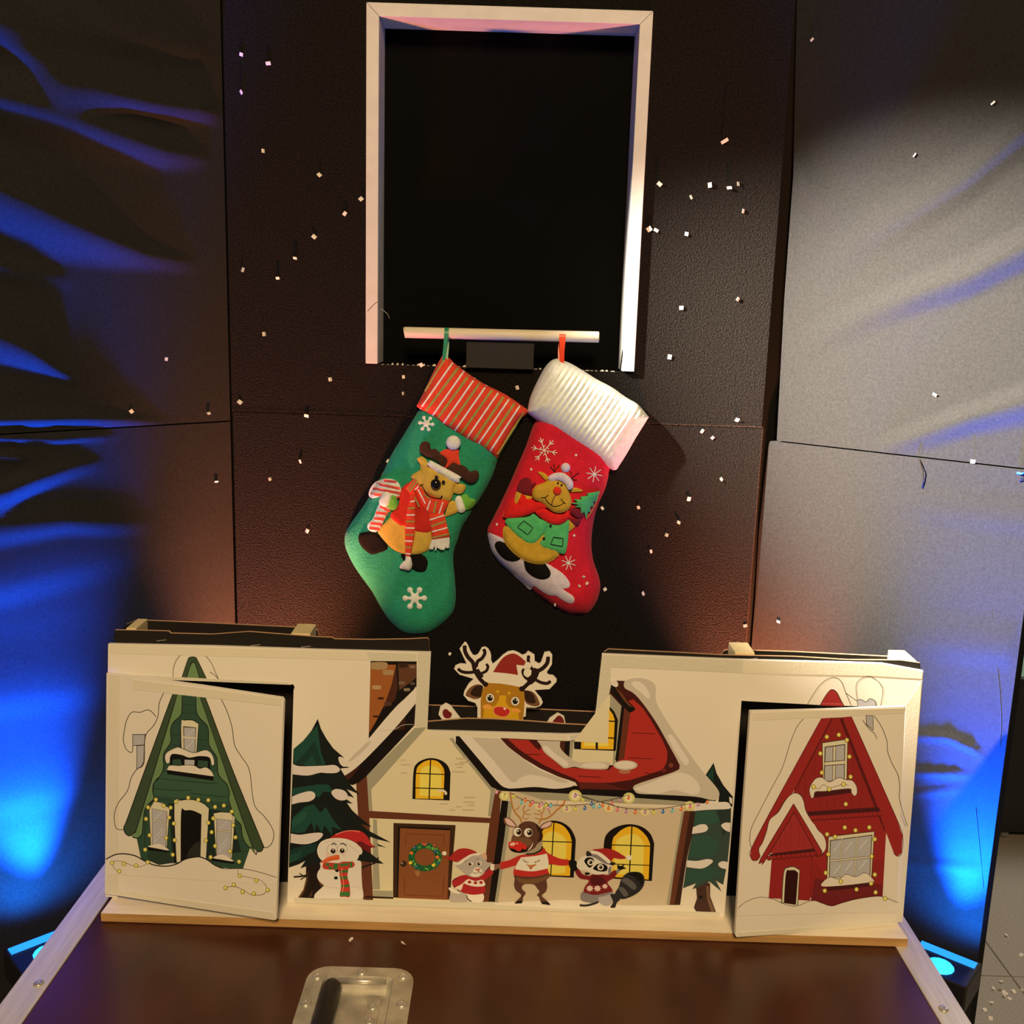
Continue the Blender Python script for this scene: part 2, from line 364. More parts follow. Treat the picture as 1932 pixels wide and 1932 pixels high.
# --- floor of grey speckled tiles, far wall
b = MB(); grout = mat('tile_joint', (0.27, 0.25, 0.22), 0.9, 0.2)
b.box((-4, -2, -0.03), (6, 7.2, -0.003), grout)
floor = tag(b.build('floor'), 'grey speckled stone tile floor', None, None, 'structure')
tile_m = mat('speckled_stone', (0.36, 0.335, 0.295), 0.55, 0.4, vary=(260, 0.32))
tb = MB(); tb.box((0.002, 0.002, -0.006), (0.598, 0.598, 0.0), tile_m)
tm = None
for ix in range(-6, 9):
    for iy in range(-2, 11):
        if tm is None: t0 = tb.build('tile', floor); tm = t0.data; t = t0
        else: t = place(bpy.data.objects.new('tile', tm), floor)
        t.location = (0.10 + ix * 0.6, 0.52 + iy * 0.6, 0)
b = MB(); b.box((-4, 7.2, -0.03), (6, 7.3, 3.2), mat('far_plaster', (0.38, 0.27, 0.17), 0.9, 0.2, vary=(3, 0.15)))
tag(b.build('wall_far'), 'plain brownish far wall of the hall', None, None, 'structure')

# ================================================================ white frame in the opening
cream = mat('cream_paint', (0.63, 0.66, 0.69), 0.55, 0.35, bump=(220, 0.12, 0.001), vary=(40, 0.06))
fr = thing('display_frame', 'tall cream white wooden frame open at the bottom around a black recess', 'frame', (-0.026, YW, 1.532))
FX0, FX1, FZ0, FZ1, FWD = -0.2325, 0.1815, 1.5315, 2.048, 0.0185
yf, yb_ = YW - 0.010, YW + 0.058
def rail(pts, name):
    b = MB(); b.prism([Vector((x, yf, z)) for x, z in pts], (0, yb_ - yf, 0), cream); return b.build(name, fr, bevel=0.0008)
g = 0.0002
rail([(FX0, FZ0), (FX0 + FWD, FZ0), (FX0 + FWD, FZ1 - FWD - g), (FX0, FZ1 - g)], 'left_stile')
rail([(FX1 - FWD, FZ0), (FX1, FZ0), (FX1, FZ1 - g), (FX1 - FWD, FZ1 - FWD - g)], 'right_stile')
rail([(FX0 + g, FZ1), (FX0 + FWD + g, FZ1 - FWD), (FX1 - FWD - g, FZ1 - FWD), (FX1 - g, FZ1)], 'top_rail')
b = MB(); Pf = vplane(yf)
a_ = Art(Pf, 0.0003); a_.stroke([(693, 588), (703, 577), (712, 569)], 1.4, ink(90, 70, 50)); a_.build('crack', fr)
# rod with its block
rodm = mat('pale_dowel', (0.74, 0.68, 0.56), 0.5, 0.35, vary=(30, 0.06, (0.2, 8, 8)))
YR = YW - 0.022
pr = vplane(YR); r0 = pr.at(763, 627); r1 = pr.at(1130, 636)
b = MB(); b.tube([(r0.x, YR, r0.z - 0.0002), (r0.x + 0.001, YR, r0.z), (r1.x - 0.001, YR, r1.z), (r1.x, YR, r1.z)], [0.0078, 0.0084, 0.0084, 0.0078], rodm, 20)
rod = tag(b.build('hanging_rod', smooth=True, weld=True), 'pale round wooden rod the two stockings hang from', 'rod')
rod.data.polygons.foreach_set('use_smooth', [len(p.vertices) == 4 for p in rod.data.polygons])
b = MB(); b.box((-0.0775, YR + 0.006, OZ0 + 0.0002), (0.026, YW + 0.02, r0.z - 0.0088), mat('black_card_block', (0.022, 0.02, 0.02), 0.7, 0.3, bump=(500, 0.2, 0.001)))
tag(b.build('support_block', bevel=0.0006), 'small black block on the ledge under the wooden rod', 'block')
# stray fibre in the recess
b = MB(); b.tube([Vector((-0.2144, YW + 0.03, 1.615)), Vector((-0.204, YW + 0.03, 1.607)), Vector((-0.2015, YW + 0.035, 1.600))], 0.0003, pale, 5)
tag(b.build('white_fibre'), 'short white fibre hanging inside the left side of the recess', 'fibre')
# ================================================================ stockings
SREF = (228, 200, 165)
def dye(name, r, g, b, rough=0.95, bump=(700, 0.5, 0.0015), sheen=0.1, vary=(120, 0.12)):
    c = [max(0.004, min(0.9, lin(v) / lin(w) * 0.84)) for v, w in zip((r, g, b), SREF)]
    return mat(name, c, rough, 0.15, bump=bump, vary=vary, sheen=sheen)
def hfun(outline, base, thick, edge, relief=None):
    """height of a pillowed cloth shape over the wall, for one point or arrays of points"""
    def f(x, y):
        q = np.column_stack([np.atleast_1d(x), np.atleast_1d(y)]).astype(float)
        t = np.clip(seg_dist(q, outline) / edge, 0, 1) * inside(q, outline)
        h = base + thick * np.sqrt(np.maximum(0, 1 - (1 - t) ** 2)) + (relief(q[:, 0], q[:, 1]) * t if relief else 0)
        return h if np.ndim(x) else float(h[0])
    return f
def ribbon(b, pts, w, plane, hf, M, lift=0.0006, smooth=True, step=6.0):
    """a flat strip of cloth or thread lying on a relief"""
    P = cat(pts, 5, False) if smooth and len(pts) > 2 else list(pts)
    Q = []
    for (x0, y0), (x1, y1) in zip(P[:-1], P[1:]):
        k = max(1, int(math.hypot(x1 - x0, y1 - y0) / step))
        Q += [(x0 + (x1 - x0) * i / k, y0 + (y1 - y0) * i / k) for i in range(k)]
    Q.append(P[-1]); L = []; Rr = []; HH = hf(np.array([p[0] for p in Q]), np.array([p[1] for p in Q]))
    for i, p in enumerate(Q):
        a = Q[max(i - 1, 0)]; c = Q[min(i + 1, len(Q) - 1)]; dx, dy = c[0] - a[0], c[1] - a[1]; l = math.hypot(dx, dy) or 1; h = HH[i] + lift
        L.append(plane.at(p[0] - dy / l * w / 2, p[1] + dx / l * w / 2, h)); Rr.append(plane.at(p[0] + dy / l * w / 2, p[1] - dx / l * w / 2, h))
    n = len(Q); b.mesh(L + Rr, [(i, i + 1, n + i + 1, n + i) for i in range(n - 1)], M)
def patch(name, parent, pts, M, hf, k, thick=0.003, edge=5, step=4.0, smooth=True, plane=wp):
    b = MB(); O = cat(pts, 4) if smooth else pts
    puff(b, O, plane, lambda x, y: hf(x, y) + 0.0012 * k, thick, edge, step, M, None, 0.0012 * k + 0.0025)
    return b.build(name, parent, smooth=True)
def threads(name, parent, lines, w, M, hf, lift, plane=wp):
    b = MB()
    for l in lines: ribbon(b, l, w, plane, hf, M, lift)
    return b.build(name, parent)

CQ = crop(620, 600, .20704); CR = crop(640, 820, .20704); CT = crop(900, 600, .17598); CV = crop(900, 840, .17595)
g_body = dye('green_felt', 44, 130, 84, bump=(350, 0.8, 0.002)); g_gold = dye('mustard_cloth', 200, 150, 55); g_redv = dye('red_velvet', 190, 40, 25); g_cuffr = dye('orange_red_twill', 222, 62, 34, bump=(1500, 0.5, 0.001))
g_brown = dye('brown_felt', 70, 38, 24); d_white = dye('white_plush', 226, 205, 178); d_wool = dye('white_wool', 222, 200, 172); d_black = mat('black_fleece', (0.008, 0.007, 0.007), 0.95, 0.15, bump=(500, .5, .002))
d_olive = dye('olive_thread', 150, 135, 60); d_lime = dye('lime_felt', 110, 160, 50); d_line = mat('black_thread', (0.012, 0.009, 0.008), 0.8, 0.2); d_red2 = dye('cane_red', 205, 70, 50)
gl_black = mat('glossy_black', (0.008, 0.007, 0.007), 0.12, 0.6)
# ---- green stocking
gs = thing('christmas_stocking', 'green felt christmas stocking with striped orange red cuff and hatted reindeer', 'stocking', (-0.09, YW - 0.02, 1.09))
GB = cat([(789, 776), (762, 820), (739, 857), (719, 899), (694, 942), (677, 967), (659, 992), (651, 1010), (651, 1029), (657, 1046), (667, 1066), (681, 1087), (702, 1116), (717, 1143), (733, 1168), (754, 1188), (772, 1195), (789, 1196), (812, 1191), (839, 1172), (855, 1153), (859, 1137), (860, 1120), (858, 1089), (855, 1058), (857, 1037), (864, 1017), (870, 998), (882, 977), (895, 957), (913, 928), (930, 895), (939, 868), (960, 832), (977, 804), (977, 804), (900, 745), (836, 700), (836, 700)], 3)
def g_rel(x, y): return 0.0022 * np.sin(x * 0.045 + y * 0.02) * np.sin(y * 0.035 - x * 0.01) + 0.0012 * np.sin(x * 0.11 + y * 0.07)
gh = hfun(GB, 0.003, 0.021, 34, g_rel)
b = MB(); puff(b, GB, wp, 0.003, 0.021, 34, 6.0, g_body, g_rel, 0.0026); b.build('stocking_body', gs, smooth=True)
GC = cat(CQ((1035, 345), (1035, 345), (1100, 365), (1180, 440), (1400, 590), (1600, 690), (1750, 790), (1812, 840), (1800, 880), (1740, 930), (1700, 985), (1620, 1130), (1545, 1262), (1545, 1262), (1520, 1270), (1300, 1140), (1000, 955), (800, 805), (800, 805), (870, 670), (960, 480)), 3)
gch = hfun(GC, 0.012, 0.021, 20)
b = MB(); puff(b, GC, wp, 0.012, 0.021, 20, 5.0, g_cuffr, None, 0.0115); cuff = b.build('cuff', gs, smooth=True)
b = MB()
for a, c in (((1130, 408), (835, 828)), ((1235, 482), (945, 893)), ((1335, 547), (1045, 962)), ((1440, 612), (1150, 1028)), ((1545, 682), (1255, 1102)), ((1645, 740), (1350, 1168)), ((1742, 800), (1460, 1232))): ribbon(b, CQ(a, c), 3.2, wp, gch, d_wool, 0.0007, False)
b.build('white_stripe', cuff); b = MB()
for a, c in (((1055, 385), (880, 670)), ((1180, 455), (885, 850)), ((1280, 520), (995, 912)), ((1380, 590), (1100, 988)), ((1490, 655), (1205, 1058)), ((1595, 718), (1310, 1136)), ((1695, 775), (1415, 1192)), ((1775, 860), (1535, 1240))): ribbon(b, CQ(a, c), 4.6, wp, gch, d_olive, 0.0006, False)
b.build('olive_stripe', cuff)
ribb = mat('green_satin', (0.03, 0.28, 0.16), 0.35, 0.4)
def loop(parent, x, M, z_end, dx, w, tilt):
    """satin ribbon laid over the rod, both ends sewn in the cuff"""
    b = MB(); path = []
    for i in range(9):
        a = math.pi * i / 8; path.append((x, YR - 0.0092 * math.cos(a), r0.z + 0.0092 * math.sin(a)))
    e0, e1 = Vector((x + dx, YW - 0.028, z_end)), Vector((x + dx + tilt, YW - 0.024, z_end))
    f = [e0.lerp(Vector(path[0]), t) for t in (0, .5)] + [Vector(p) for p in path] + [Vector(path[-1]).lerp(e1, t) for t in (.5, 1)]
    L = [p - Vector((w / 2, 0, 0)) for p in f]; Rr = [p + Vector((w / 2, 0, 0)) for p in f]
    for k in (0, 1, len(f) - 1): L[k] += Vector((w * .15, 0, 0)); Rr[k] -= Vector((w * .15, 0, 0))
    n = len(f); b.mesh(L + Rr, [(i, i + 1, n + i + 1, n + i) for i in range(n - 1)], M); return b.build('hanging_loop', parent, smooth=True)
loop(gs, pr.at(843, 630).x, ribb, pr.at(838, 678).z - 0.004, pr.at(837, 672).x - pr.at(843, 630).x, 0.0068, 0.004)
def snowflake(name, parent, c, r, hf, M, rot, plane=wp, k=1):
    pts = []
    for i in range(6):
        a = math.radians(rot + i * 60); ca, sa = math.cos(a), math.sin(a)
        for u, v in ((.48, -.10), (.60, -.13), (.72, -.23), (.88, -.21), (1, -.09), (1, .09), (.88, .21), (.72, .23), (.60, .13), (.48, .10)): pts.append((c[0] + r * (u * ca - v * sa), c[1] + r * (u * sa + v * ca)))
        pts.append((c[0] + r * .34 * math.cos(a + math.pi / 6), c[1] + r * .34 * math.sin(a + math.pi / 6)))
    return patch(name, parent, pts, M, hf, k, 0.0016, 3, 3.0, False, plane)
snowflake('felt_snowflake', gs, CR((688, 1490))[0], 23, gh, d_white, 0); snowflake('felt_snowflake', gs, CQ((890, 962))[0], 15.5, gh, d_white, 8)
fig = patch('belly', gs, CR((355, 870), (420, 800), (500, 740), (700, 750), (840, 790), (848, 900), (850, 1000), (800, 1060), (700, 1092), (600, 1090), (500, 1050), (420, 980), (370, 920)), g_gold, gh, 2)
patch('foot', gs, CR((175, 930), (190, 900), (250, 885), (330, 890), (400, 950), (440, 1010), (430, 1050), (350, 1080), (290, 1090), (220, 1040), (180, 980)), d_black, gh, 1)
patch('foot', gs, CR((560, 1095), (700, 1080), (770, 1100), (805, 1150), (800, 1210), (770, 1250), (700, 1245), (640, 1200)), d_black, gh, 1)
patch('vest', gs, CR((560, 500), (690, 430), (900, 560), (850, 720), (830, 885), (690, 880), (580, 830), (560, 835), (465, 740), (540, 640)), g_redv, gh, 4)
patch('arm', gs, CR((1000, 620), (1060, 610), (1085, 700), (960, 750), (960, 750)), g_gold, gh, 3)
cane = patch('candy_cane', gs, CR((272, 560), (275, 510), (320, 440), (400, 405), (480, 405), (540, 440), (565, 510), (545, 570), (500, 610), (445, 700), (400, 800), (350, 880), (300, 885), (262, 860), (262, 815), (310, 760), (350, 660), (400, 560), (345, 572), (300, 580)), d_wool, gh, 5, 0.002)
b = MB()
for l, w in ((((405, 418), (520, 432)), 18), (((340, 448), (552, 492)), 18), (((305, 490), (560, 535)), 18), (((285, 540), (390, 552)), 20), (((520, 572), (548, 566)), 14), (((372, 650), (462, 700)), 19), (((335, 712), (440, 722)), 20), (((318, 762), (414, 772)), 20), (((285, 808), (392, 818)), 19), (((272, 850), (368, 862)), 20)):
    ribbon(b, CR(*l), w * .26, wp, lambda x, y: gh(x, y) + 0.0085, d_red2, 0.0004, False)
b.build('cane_stripe', cane)
mt = patch('mitten', gs, CR((475, 552), (520, 565), (530, 610), (530, 660), (490, 690), (440, 660), (450, 600)), d_lime, gh, 7)
patch('mitten_cuff', gs, CR((405, 525), (478, 548), (430, 658), (362, 622)), d_white, gh, 8, 0.004)
patch('mitten', gs, CR((1112, 565), (1160, 543), (1190, 580), (1240, 590), (1243, 630), (1200, 672), (1140, 680)), d_lime, gh, 4)
patch('mitten_cuff', gs, CR((1056, 588), (1108, 562), (1150, 688), (1090, 706)), d_white, gh, 5, 0.004)
patch('ear', gs, CR((710, 220), (750, 200), (790, 225), (808, 290), (745, 330), (735, 270)), g_gold, gh, 5); patch('ear', gs, CR((1050, 445), (1140, 455), (1150, 490), (1110, 540), (1030, 520)), g_gold, gh, 5)
hd = patch('head', gs, CR((655, 390), (700, 345), (830, 290), (960, 350), (1070, 430), (1050, 500), (1010, 605), (920, 592), (800, 540), (720, 470)), g_gold, gh, 6, 0.006, 12)
hh6 = lambda x, y: gh(x, y) + 0.0132
threads('mouth', gs, [CR((740, 455), (765, 480), (800, 545), (860, 575), (920, 580), (942, 560)), CR((735, 462), (770, 452)), CR((918, 592), (935, 555))], 1.5, d_line, hh6, 0.0008)
patch('antler', gs, CR((737, 90), (780, 60), (825, 80), (835, 130), (880, 130), (920, 165), (960, 190), (985, 230), (960, 300), (900, 250), (850, 220), (780, 190), (735, 150)), g_brown, gh, 8)
patch('antler', gs, CR((990, 300), (1040, 255), (1090, 275), (1130, 280), (1170, 310), (1190, 335), (1250, 325), (1275, 370), (1240, 430), (1180, 440), (1120, 400), (1080, 370), (1000, 335)), g_brown, gh, 8)
patch('hat', gs, CR((918, 175), (965, 135), (1080, 130), (1090, 200), (1102, 280), (1060, 262), (1030, 262), (960, 310), (985, 235)), g_cuffr, gh, 8)
patch('hat_brim', gs, CR((830, 236), (860, 248), (1095, 375), (1098, 400), (1080, 440), (950, 380), (810, 282), (812, 255)), d_white, gh, 10, 0.005)
def ball(name, parent, c, rpx, h, M, plane=wp, flat=0.75):
    b = MB(); p = plane.at(c[0], c[1], h); q = plane.at(c[0] + rpx, c[1], h); r = (q - p).length; b.ball(p, (r, r * flat, r), M); return b.build(name, parent, smooth=True)
ball('pompom', gs, CR((1040, 75))[0], 14, 0.036, d_wool); ball('nose', gs, CR((880, 450))[0], 10, 0.043, gl_black)
ball('eye', gs, CR((886, 386))[0], 3.2, 0.0435, gl_black); ball('eye', gs, CR((950, 432))[0], 3.2, 0.0435, gl_black)
def scarf(name, pts, k, lines, fr=None):
    s_ = patch(name, gs, CR(*pts), g_cuffr, gh, k, 0.003, 4, 4.0, False)
    b = MB(); hf = lambda x, y: gh(x, y) + 0.0012 * k + 0.003
    for l, M, w in lines: ribbon(b, CR(*l), w, wp, hf, M, 0.0006, False)
    b.build('scarf_stripe', s_)
W_, O_ = d_wool, d_olive
scarf('scarf', [(600, 490), (700, 370), (722, 455), (800, 545), (1000, 610), (950, 722), (812, 718), (760, 650), (690, 505), (655, 552)], 8, [(((640, 520), (712, 425)), O_, 3), (((622, 505), (706, 392)), O_, 2), (((690, 505), (722, 470)), W_, 2.2), (((720, 500), (785, 630)), W_, 2.4), (((690, 570), (730, 660)), O_, 2.4), (((770, 540), (830, 590)), O_, 2.4), (((830, 600), (800, 690)), W_, 2.4), (((885, 605), (862, 715)), O_, 3.2), (((945, 615), (910, 720)), W_, 2.4)])
scarf('scarf_tail', [(650, 560), (690, 505), (690, 900), (648, 1112), (602, 1105), (598, 850), (620, 690)], 9, [(((648, 612), (690, 604)), W_, 2.6), (((622, 675), (690, 668)), O_, 3), (((612, 732), (690, 732)), W_, 2.6), (((606, 792), (690, 792)), O_, 3), (((602, 850), (688, 852)), W_, 2.6), (((600, 912), (682, 914)), O_, 3), (((598, 968), (668, 972)), W_, 2.6), (((600, 1028), (660, 1030)), O_, 3), (((602, 1084), (652, 1088)), W_, 2.4)])
scarf('scarf_tail', [(815, 722), (952, 712), (1012, 930), (850, 962)], 9, [(((825, 778), (955, 735)), W_, 2.6), (((838, 835), (968, 790)), O_, 3.4), (((848, 885), (985, 848)), W_, 2.6), (((850, 940), (1000, 905)), O_, 3.0)])
b = MB()
for i in range(15):
    t = i / 14; x0, y0 = 852 + 146 * t, 958 - 22 * t; x1, y1 = 822 + 176 * t + random.uniform(-6, 6), 1030 + random.uniform(-8, 34) * (1 - abs(t - .5))
    ribbon(b, CR((x0, y0), ((x0 + x1) / 2 + random.uniform(-3, 3), (y0 + y1) / 2), (x1, y1)), 3.0, wp, lambda x, y: gh(x, y) + 0.009, d_wool, random.uniform(0.001, 0.004))
tag(b.build('fringe', gs), kind='stuff')
patch('tassel', gs, CR((608, 1110), (650, 1118), (662, 1160), (665, 1195), (640, 1237), (590, 1228), (550, 1215), (570, 1170), (600, 1145)), d_wool, gh, 8, 0.005)

# ---- red stocking
rs = thing('christmas_stocking', 'red velvet christmas stocking with thick ribbed white plush cuff', 'stocking', (0.10, YW - 0.02, 1.12))
r_body = dye('red_plush', 205, 30, 38, bump=(500, 0.5, 0.0015)); r_white = dye('snow_satin', 214, 184, 172, rough=0.7); r_must = dye('ochre_velvet', 196, 142, 38); r_green = dye('mint_velvet', 82, 165, 85)
r_mar = dye('maroon_velvet', 120, 28, 34); r_scarf = dye('scarlet_velvet', 214, 32, 26); r_nose = dye('nose_red', 214, 50, 24); r_cuff = dye('ivory_plush', 226, 208, 186, bump=(900, 0.4, 0.0012)); r_gold = dye('gold_thread', 215, 150, 50); r_thr = dye('ivory_thread', 226, 205, 185)
RB = cat([(1010, 795), (993, 840), (979, 872), (960, 916), (942, 954), (926, 986), (920, 998), (921, 1016), (928, 1041), (939, 1055), (956, 1072), (981, 1092), (1006, 1114), (1034, 1136), (1058, 1151), (1079, 1158), (1097, 1159), (1111, 1155), (1125, 1136), (1132, 1114), (1132, 1097), (1127, 1079), (1120, 1060), (1116, 1034), (1117, 1004), (1122, 974), (1129, 951), (1141, 924), (1147, 903), (1150, 886), (1165, 855), (1165, 855), (1110, 800), (1040, 760), (1040, 760)], 3)
def r_rel(x, y): return 0.0014 * np.sin(x * 0.06 - y * 0.03) * np.sin(y * 0.05) + 0.004 * np.exp(-((x - 1100 - (1130 - y) * 0.25) / 9) ** 2) * (y > 1060)
rh = hfun(RB, 0.003, 0.034, 42, r_rel)
b = MB(); puff(b, RB, wp, 0.003, 0.034, 42, 6.0, r_body, r_rel, 0.0026); b.build('stocking_body', rs, smooth=True)
RC = cat(CT((860, 435), (920, 455), (1000, 485), (1150, 572), (1280, 655), (1450, 745), (1600, 852), (1730, 930), (1842, 1062), (1842, 1062), (1800, 1130), (1700, 1290), (1600, 1465), (1500, 1622), (1500, 1622), (1470, 1632), (1420, 1610), (1250, 1500), (1000, 1335), (800, 1205), (600, 1065), (540, 1010), (545, 970), (570, 850), (640, 690), (720, 540), (790, 460)), 3)
def ribs(x, y):
    u = ((x - 900) / .17598) * .83 + ((y - 600) / .17598) * .56
    return 0.0052 * (abs(math.cos(math.pi * (u - 1110) / 57)) ** 0.8 - 0.6) + 0.0015 * math.sin(x * 0.08) * math.sin(y * .05)
b = MB(); puff(b, RC, wp, 0.012, 0.040, 48, 2.3, r_cuff, ribs, 0.0115); b.build('cuff', rs, smooth=True)
loop(rs, pr.at(1061, 630).x, mat('red_satin', (0.75, 0.06, 0.02), 0.35, 0.4), pr.at(1061, 684).z - 0.004, 0.0008, 0.0098, -0.002)
patch('snow_patch', rs, CV((118, 940), (200, 965), (290, 1010), (400, 1120), (500, 1215), (600, 1240), (740, 1265), (820, 1310), (900, 1360), (960, 1420), (995, 1480), (990, 1520), (960, 1535), (920, 1540), (960, 1570), (1020, 1610), (1045, 1650), (1030, 1690), (980, 1692), (900, 1650), (850, 1615), (780, 1610), (700, 1570), (610, 1510), (590, 1542), (560, 1545), (500, 1490), (320, 1330), (220, 1230), (160, 1140), (125, 1020)), r_white, rh, 1, 0.0015, 4)
patch('foot', rs, CV((190, 1080), (210, 1035), (260, 1032), (340, 1075), (420, 1150), (465, 1205), (440, 1235), (380, 1247), (300, 1225), (230, 1160)), d_black, rh, 3, 0.002)
patch('foot', rs, CV((505, 1265), (520, 1235), (700, 1255), (760, 1310), (790, 1370), (770, 1420), (700, 1440), (610, 1415), (530, 1350)), d_black, rh, 3, 0.002)
patch('belly', rs, CV((300, 870), (280, 950), (300, 1040), (360, 1120), (440, 1190), (540, 1245), (660, 1270), (760, 1255), (840, 1210), (880, 1165), (800, 1000), (500, 850)), r_must, rh, 4, 0.005, 9)
patch('arm', rs, CV((425, 500), (500, 530), (600, 560), (500, 620), (405, 620)), r_must, rh, 3); patch('arm', rs, CV((985, 800), (1055, 860), (985, 925), (975, 860)), r_must, rh, 3)
patch('vest', rs, CV((300, 815), (350, 772), (480, 775), (560, 760), (610, 735), (680, 790), (762, 825), (745, 900), (700, 980), (640, 1040), (580, 1065), (500, 1030), (400, 950), (330, 870)), r_green, rh, 7, 0.004, 7)
patch('vest', rs, CV((762, 830), (850, 850), (930, 830), (982, 800), (985, 900), (970, 1060), (940, 1162), (860, 1150), (720, 1112), (670, 1080), (655, 1045), (712, 975)), r_green, rh, 6, 0.004, 7)
rv = lambda x, y: rh(x, y) + 0.0128
for L_ in (CV((500, 810), (500, 810), (600, 885), (600, 885), (545, 960), (545, 960), (435, 880), (435, 880), (500, 810)), CV((820, 985), (820, 985), (925, 1000), (925, 1000), (918, 1085), (918, 1085), (790, 1062), (790, 1062), (820, 985))): threads('pocket_stitch', rs, [L_], 1.4, d_line, rv, 0.0004)
ball('button', rs, CV((790, 862))[0], 2.6, 0.051, gl_black); ball('button', rs, CV((718, 998))[0], 2.6, 0.051, gl_black)
patch('scarf', rs, CV((470, 525), (560, 570), (660, 605), (560, 640), (430, 630)), r_scarf, rh, 4)
patch('scarf', rs, CV((620, 710), (720, 680), (820, 730), (920, 740), (978, 698), (990, 750), (960, 810), (880, 850), (790, 842), (700, 790)), r_scarf, rh, 9, 0.004, 6)
patch('scarf', rs, CV((360, 592), (430, 630), (540, 615), (660, 610), (730, 645), (742, 672), (660, 700), (560, 740), (430, 775), (290, 775), (288, 730)), r_scarf, rh, 9, 0.004, 6)
patch('ear', rs, CV((652, 283), (720, 298), (760, 335), (770, 380), (730, 372), (690, 330)), r_must, rh, 3); patch('ear', rs, CV((970, 462), (1060, 455), (1138, 490), (1060, 502), (980, 500)), r_must, rh, 3)
patch('head', rs, CV((595, 540), (600, 480), (640, 430), (720, 400), (770, 372), (850, 368), (930, 410), (970, 470), (1000, 540), (1012, 620), (980, 690), (900, 727), (820, 715), (760, 672), (700, 620), (620, 582)), r_must, rh, 10, 0.006, 12)
rhd = lambda x, y: rh(x, y) + 0.018
threads('mouth', rs, [CV((725, 555), (760, 610), (820, 655), (890, 645), (940, 610)), CV((848, 528), (812, 590), (800, 645)), CV((685, 562), (725, 562), (765, 535)), CV((900, 572), (920, 605), (952, 630))], 1.5, d_line, rhd, 0.0004)
ball('nose', rs, CV((860, 490))[0], 8, 0.056, r_nose, flat=0.5); ball('eye', rs, CV((868, 405))[0], 2, 0.0555, gl_black); ball('eye', rs, CV((908, 426))[0], 2, 0.0555, gl_black)
patch('hat', rs, CV((835, 300), (870, 245), (915, 212), (985, 235), (1002, 300), (1010, 350), (930, 330)), r_scarf, rh, 8)
patch('hat_brim', rs, CV((768, 370), (765, 338), (830, 300), (920, 295), (990, 340), (1030, 398), (1028, 450), (1000, 476), (970, 466), (940, 412), (870, 375), (800, 388)), r_white, rh, 13, 0.004, 7)
patch('pompom', rs, ellpts(*CV((950, 240))[0], 8.8), r_white, rh, 11, 0.005, 8, 3)
threads('antler', rs, [CV((785, 232), (835, 288)), CV((822, 205), (832, 245), (835, 288)), CV((882, 212), (835, 288)), CV((1005, 282), (1018, 365)), CV((1090, 295), (1020, 350)), CV((1072, 375), (1018, 368))], 1.6, d_line, rh, 0.0012)
mt = patch('mitten', rs, CV((430, 490), (440, 420), (470, 370), (530, 345), (578, 370), (590, 412), (632, 395), (615, 432), (590, 460), (585, 530), (500, 522)), r_mar, rh, 4)
patch('mitten', rs, CV((1010, 680), (1060, 668), (1130, 715), (1145, 755), (1100, 782), (1050, 765), (1000, 725)), r_mar, rh, 5); patch('mitten', rs, CV((990, 780), (1060, 790), (1115, 785), (1095, 850), (1055, 862), (1010, 830)), r_mar, rh, 4)
patch('felt_tree', rs, CV((1317, 490), (1275, 612), (1250, 600), (1250, 660), (1215, 660), (1220, 722), (1195, 710), (1170, 787), (1150, 720), (1120, 732), (1110, 670), (1048, 660), (1090, 640), (1005, 622), (1080, 610), (1038, 580), (1120, 580), (1110, 552), (1190, 540), (1180, 515), (1250, 505)), r_green, rh, 6, 0.003, 4, 3.5, False)
# gold outlines embroidered round the figure
threads('gold_edging', rs, [CV((300, 865), (280, 950), (300, 1040), (360, 1120), (440, 1190), (540, 1247), (660, 1272), (760, 1257), (840, 1212), (878, 1170)), CV((290, 725), (288, 776), (430, 778), (560, 742)), CV((1317, 488), (1276, 614), (1222, 724), (1170, 790)), CV((405, 618), (427, 500))], 0.9, r_gold, lambda x, y: rh(x, y) + 0.0062, 0.0010)
def star(c, r, arms, rot, twig):
    L = []
    for i in range(arms):
        a = math.radians(rot + 360 * i / arms); e = (c[0] + r * math.cos(a), c[1] + r * math.sin(a)); L.append([c, e])
        if twig:
            q = (c[0] + r * .62 * math.cos(a), c[1] + r * .62 * math.sin(a))
            for s_ in (-.7, .7): L.append([q, (q[0] + r * .3 * math.cos(a + s_), q[1] + r * .3 * math.sin(a + s_))])
            q2 = (c[0] + r * .38 * math.cos(a + .52), c[1] + r * .38 * math.sin(a + .52)); q1 = (c[0] + r * .25 * math.cos(a), c[1] + r * .25 * math.sin(a)); L.append([q1, q2])
    return L
threads('stitched_snowflake', rs, star(CV((722, 55))[0], 25, 6, 12, True), 1.5, r_thr, rh, 0.0016)
threads('stitched_snowflake', rs, star(CV((1258, 312))[0], 15, 8, 10, False), 1.5, r_thr, rh, 0.0016); threads('stitched_snowflake', rs, star(CV((982, 1262))[0], 14, 8, -25, False), 1.5, r_thr, rh, 0.0016)
for p in ((1062, 106), (580, 258), (212, 848), (1042, 968)): patch('stitched_dot', rs, ellpts(*CV(p)[0], 2.0, 2.4, 0, 8), r_thr, rh, 1, 0.001, 1, 2)
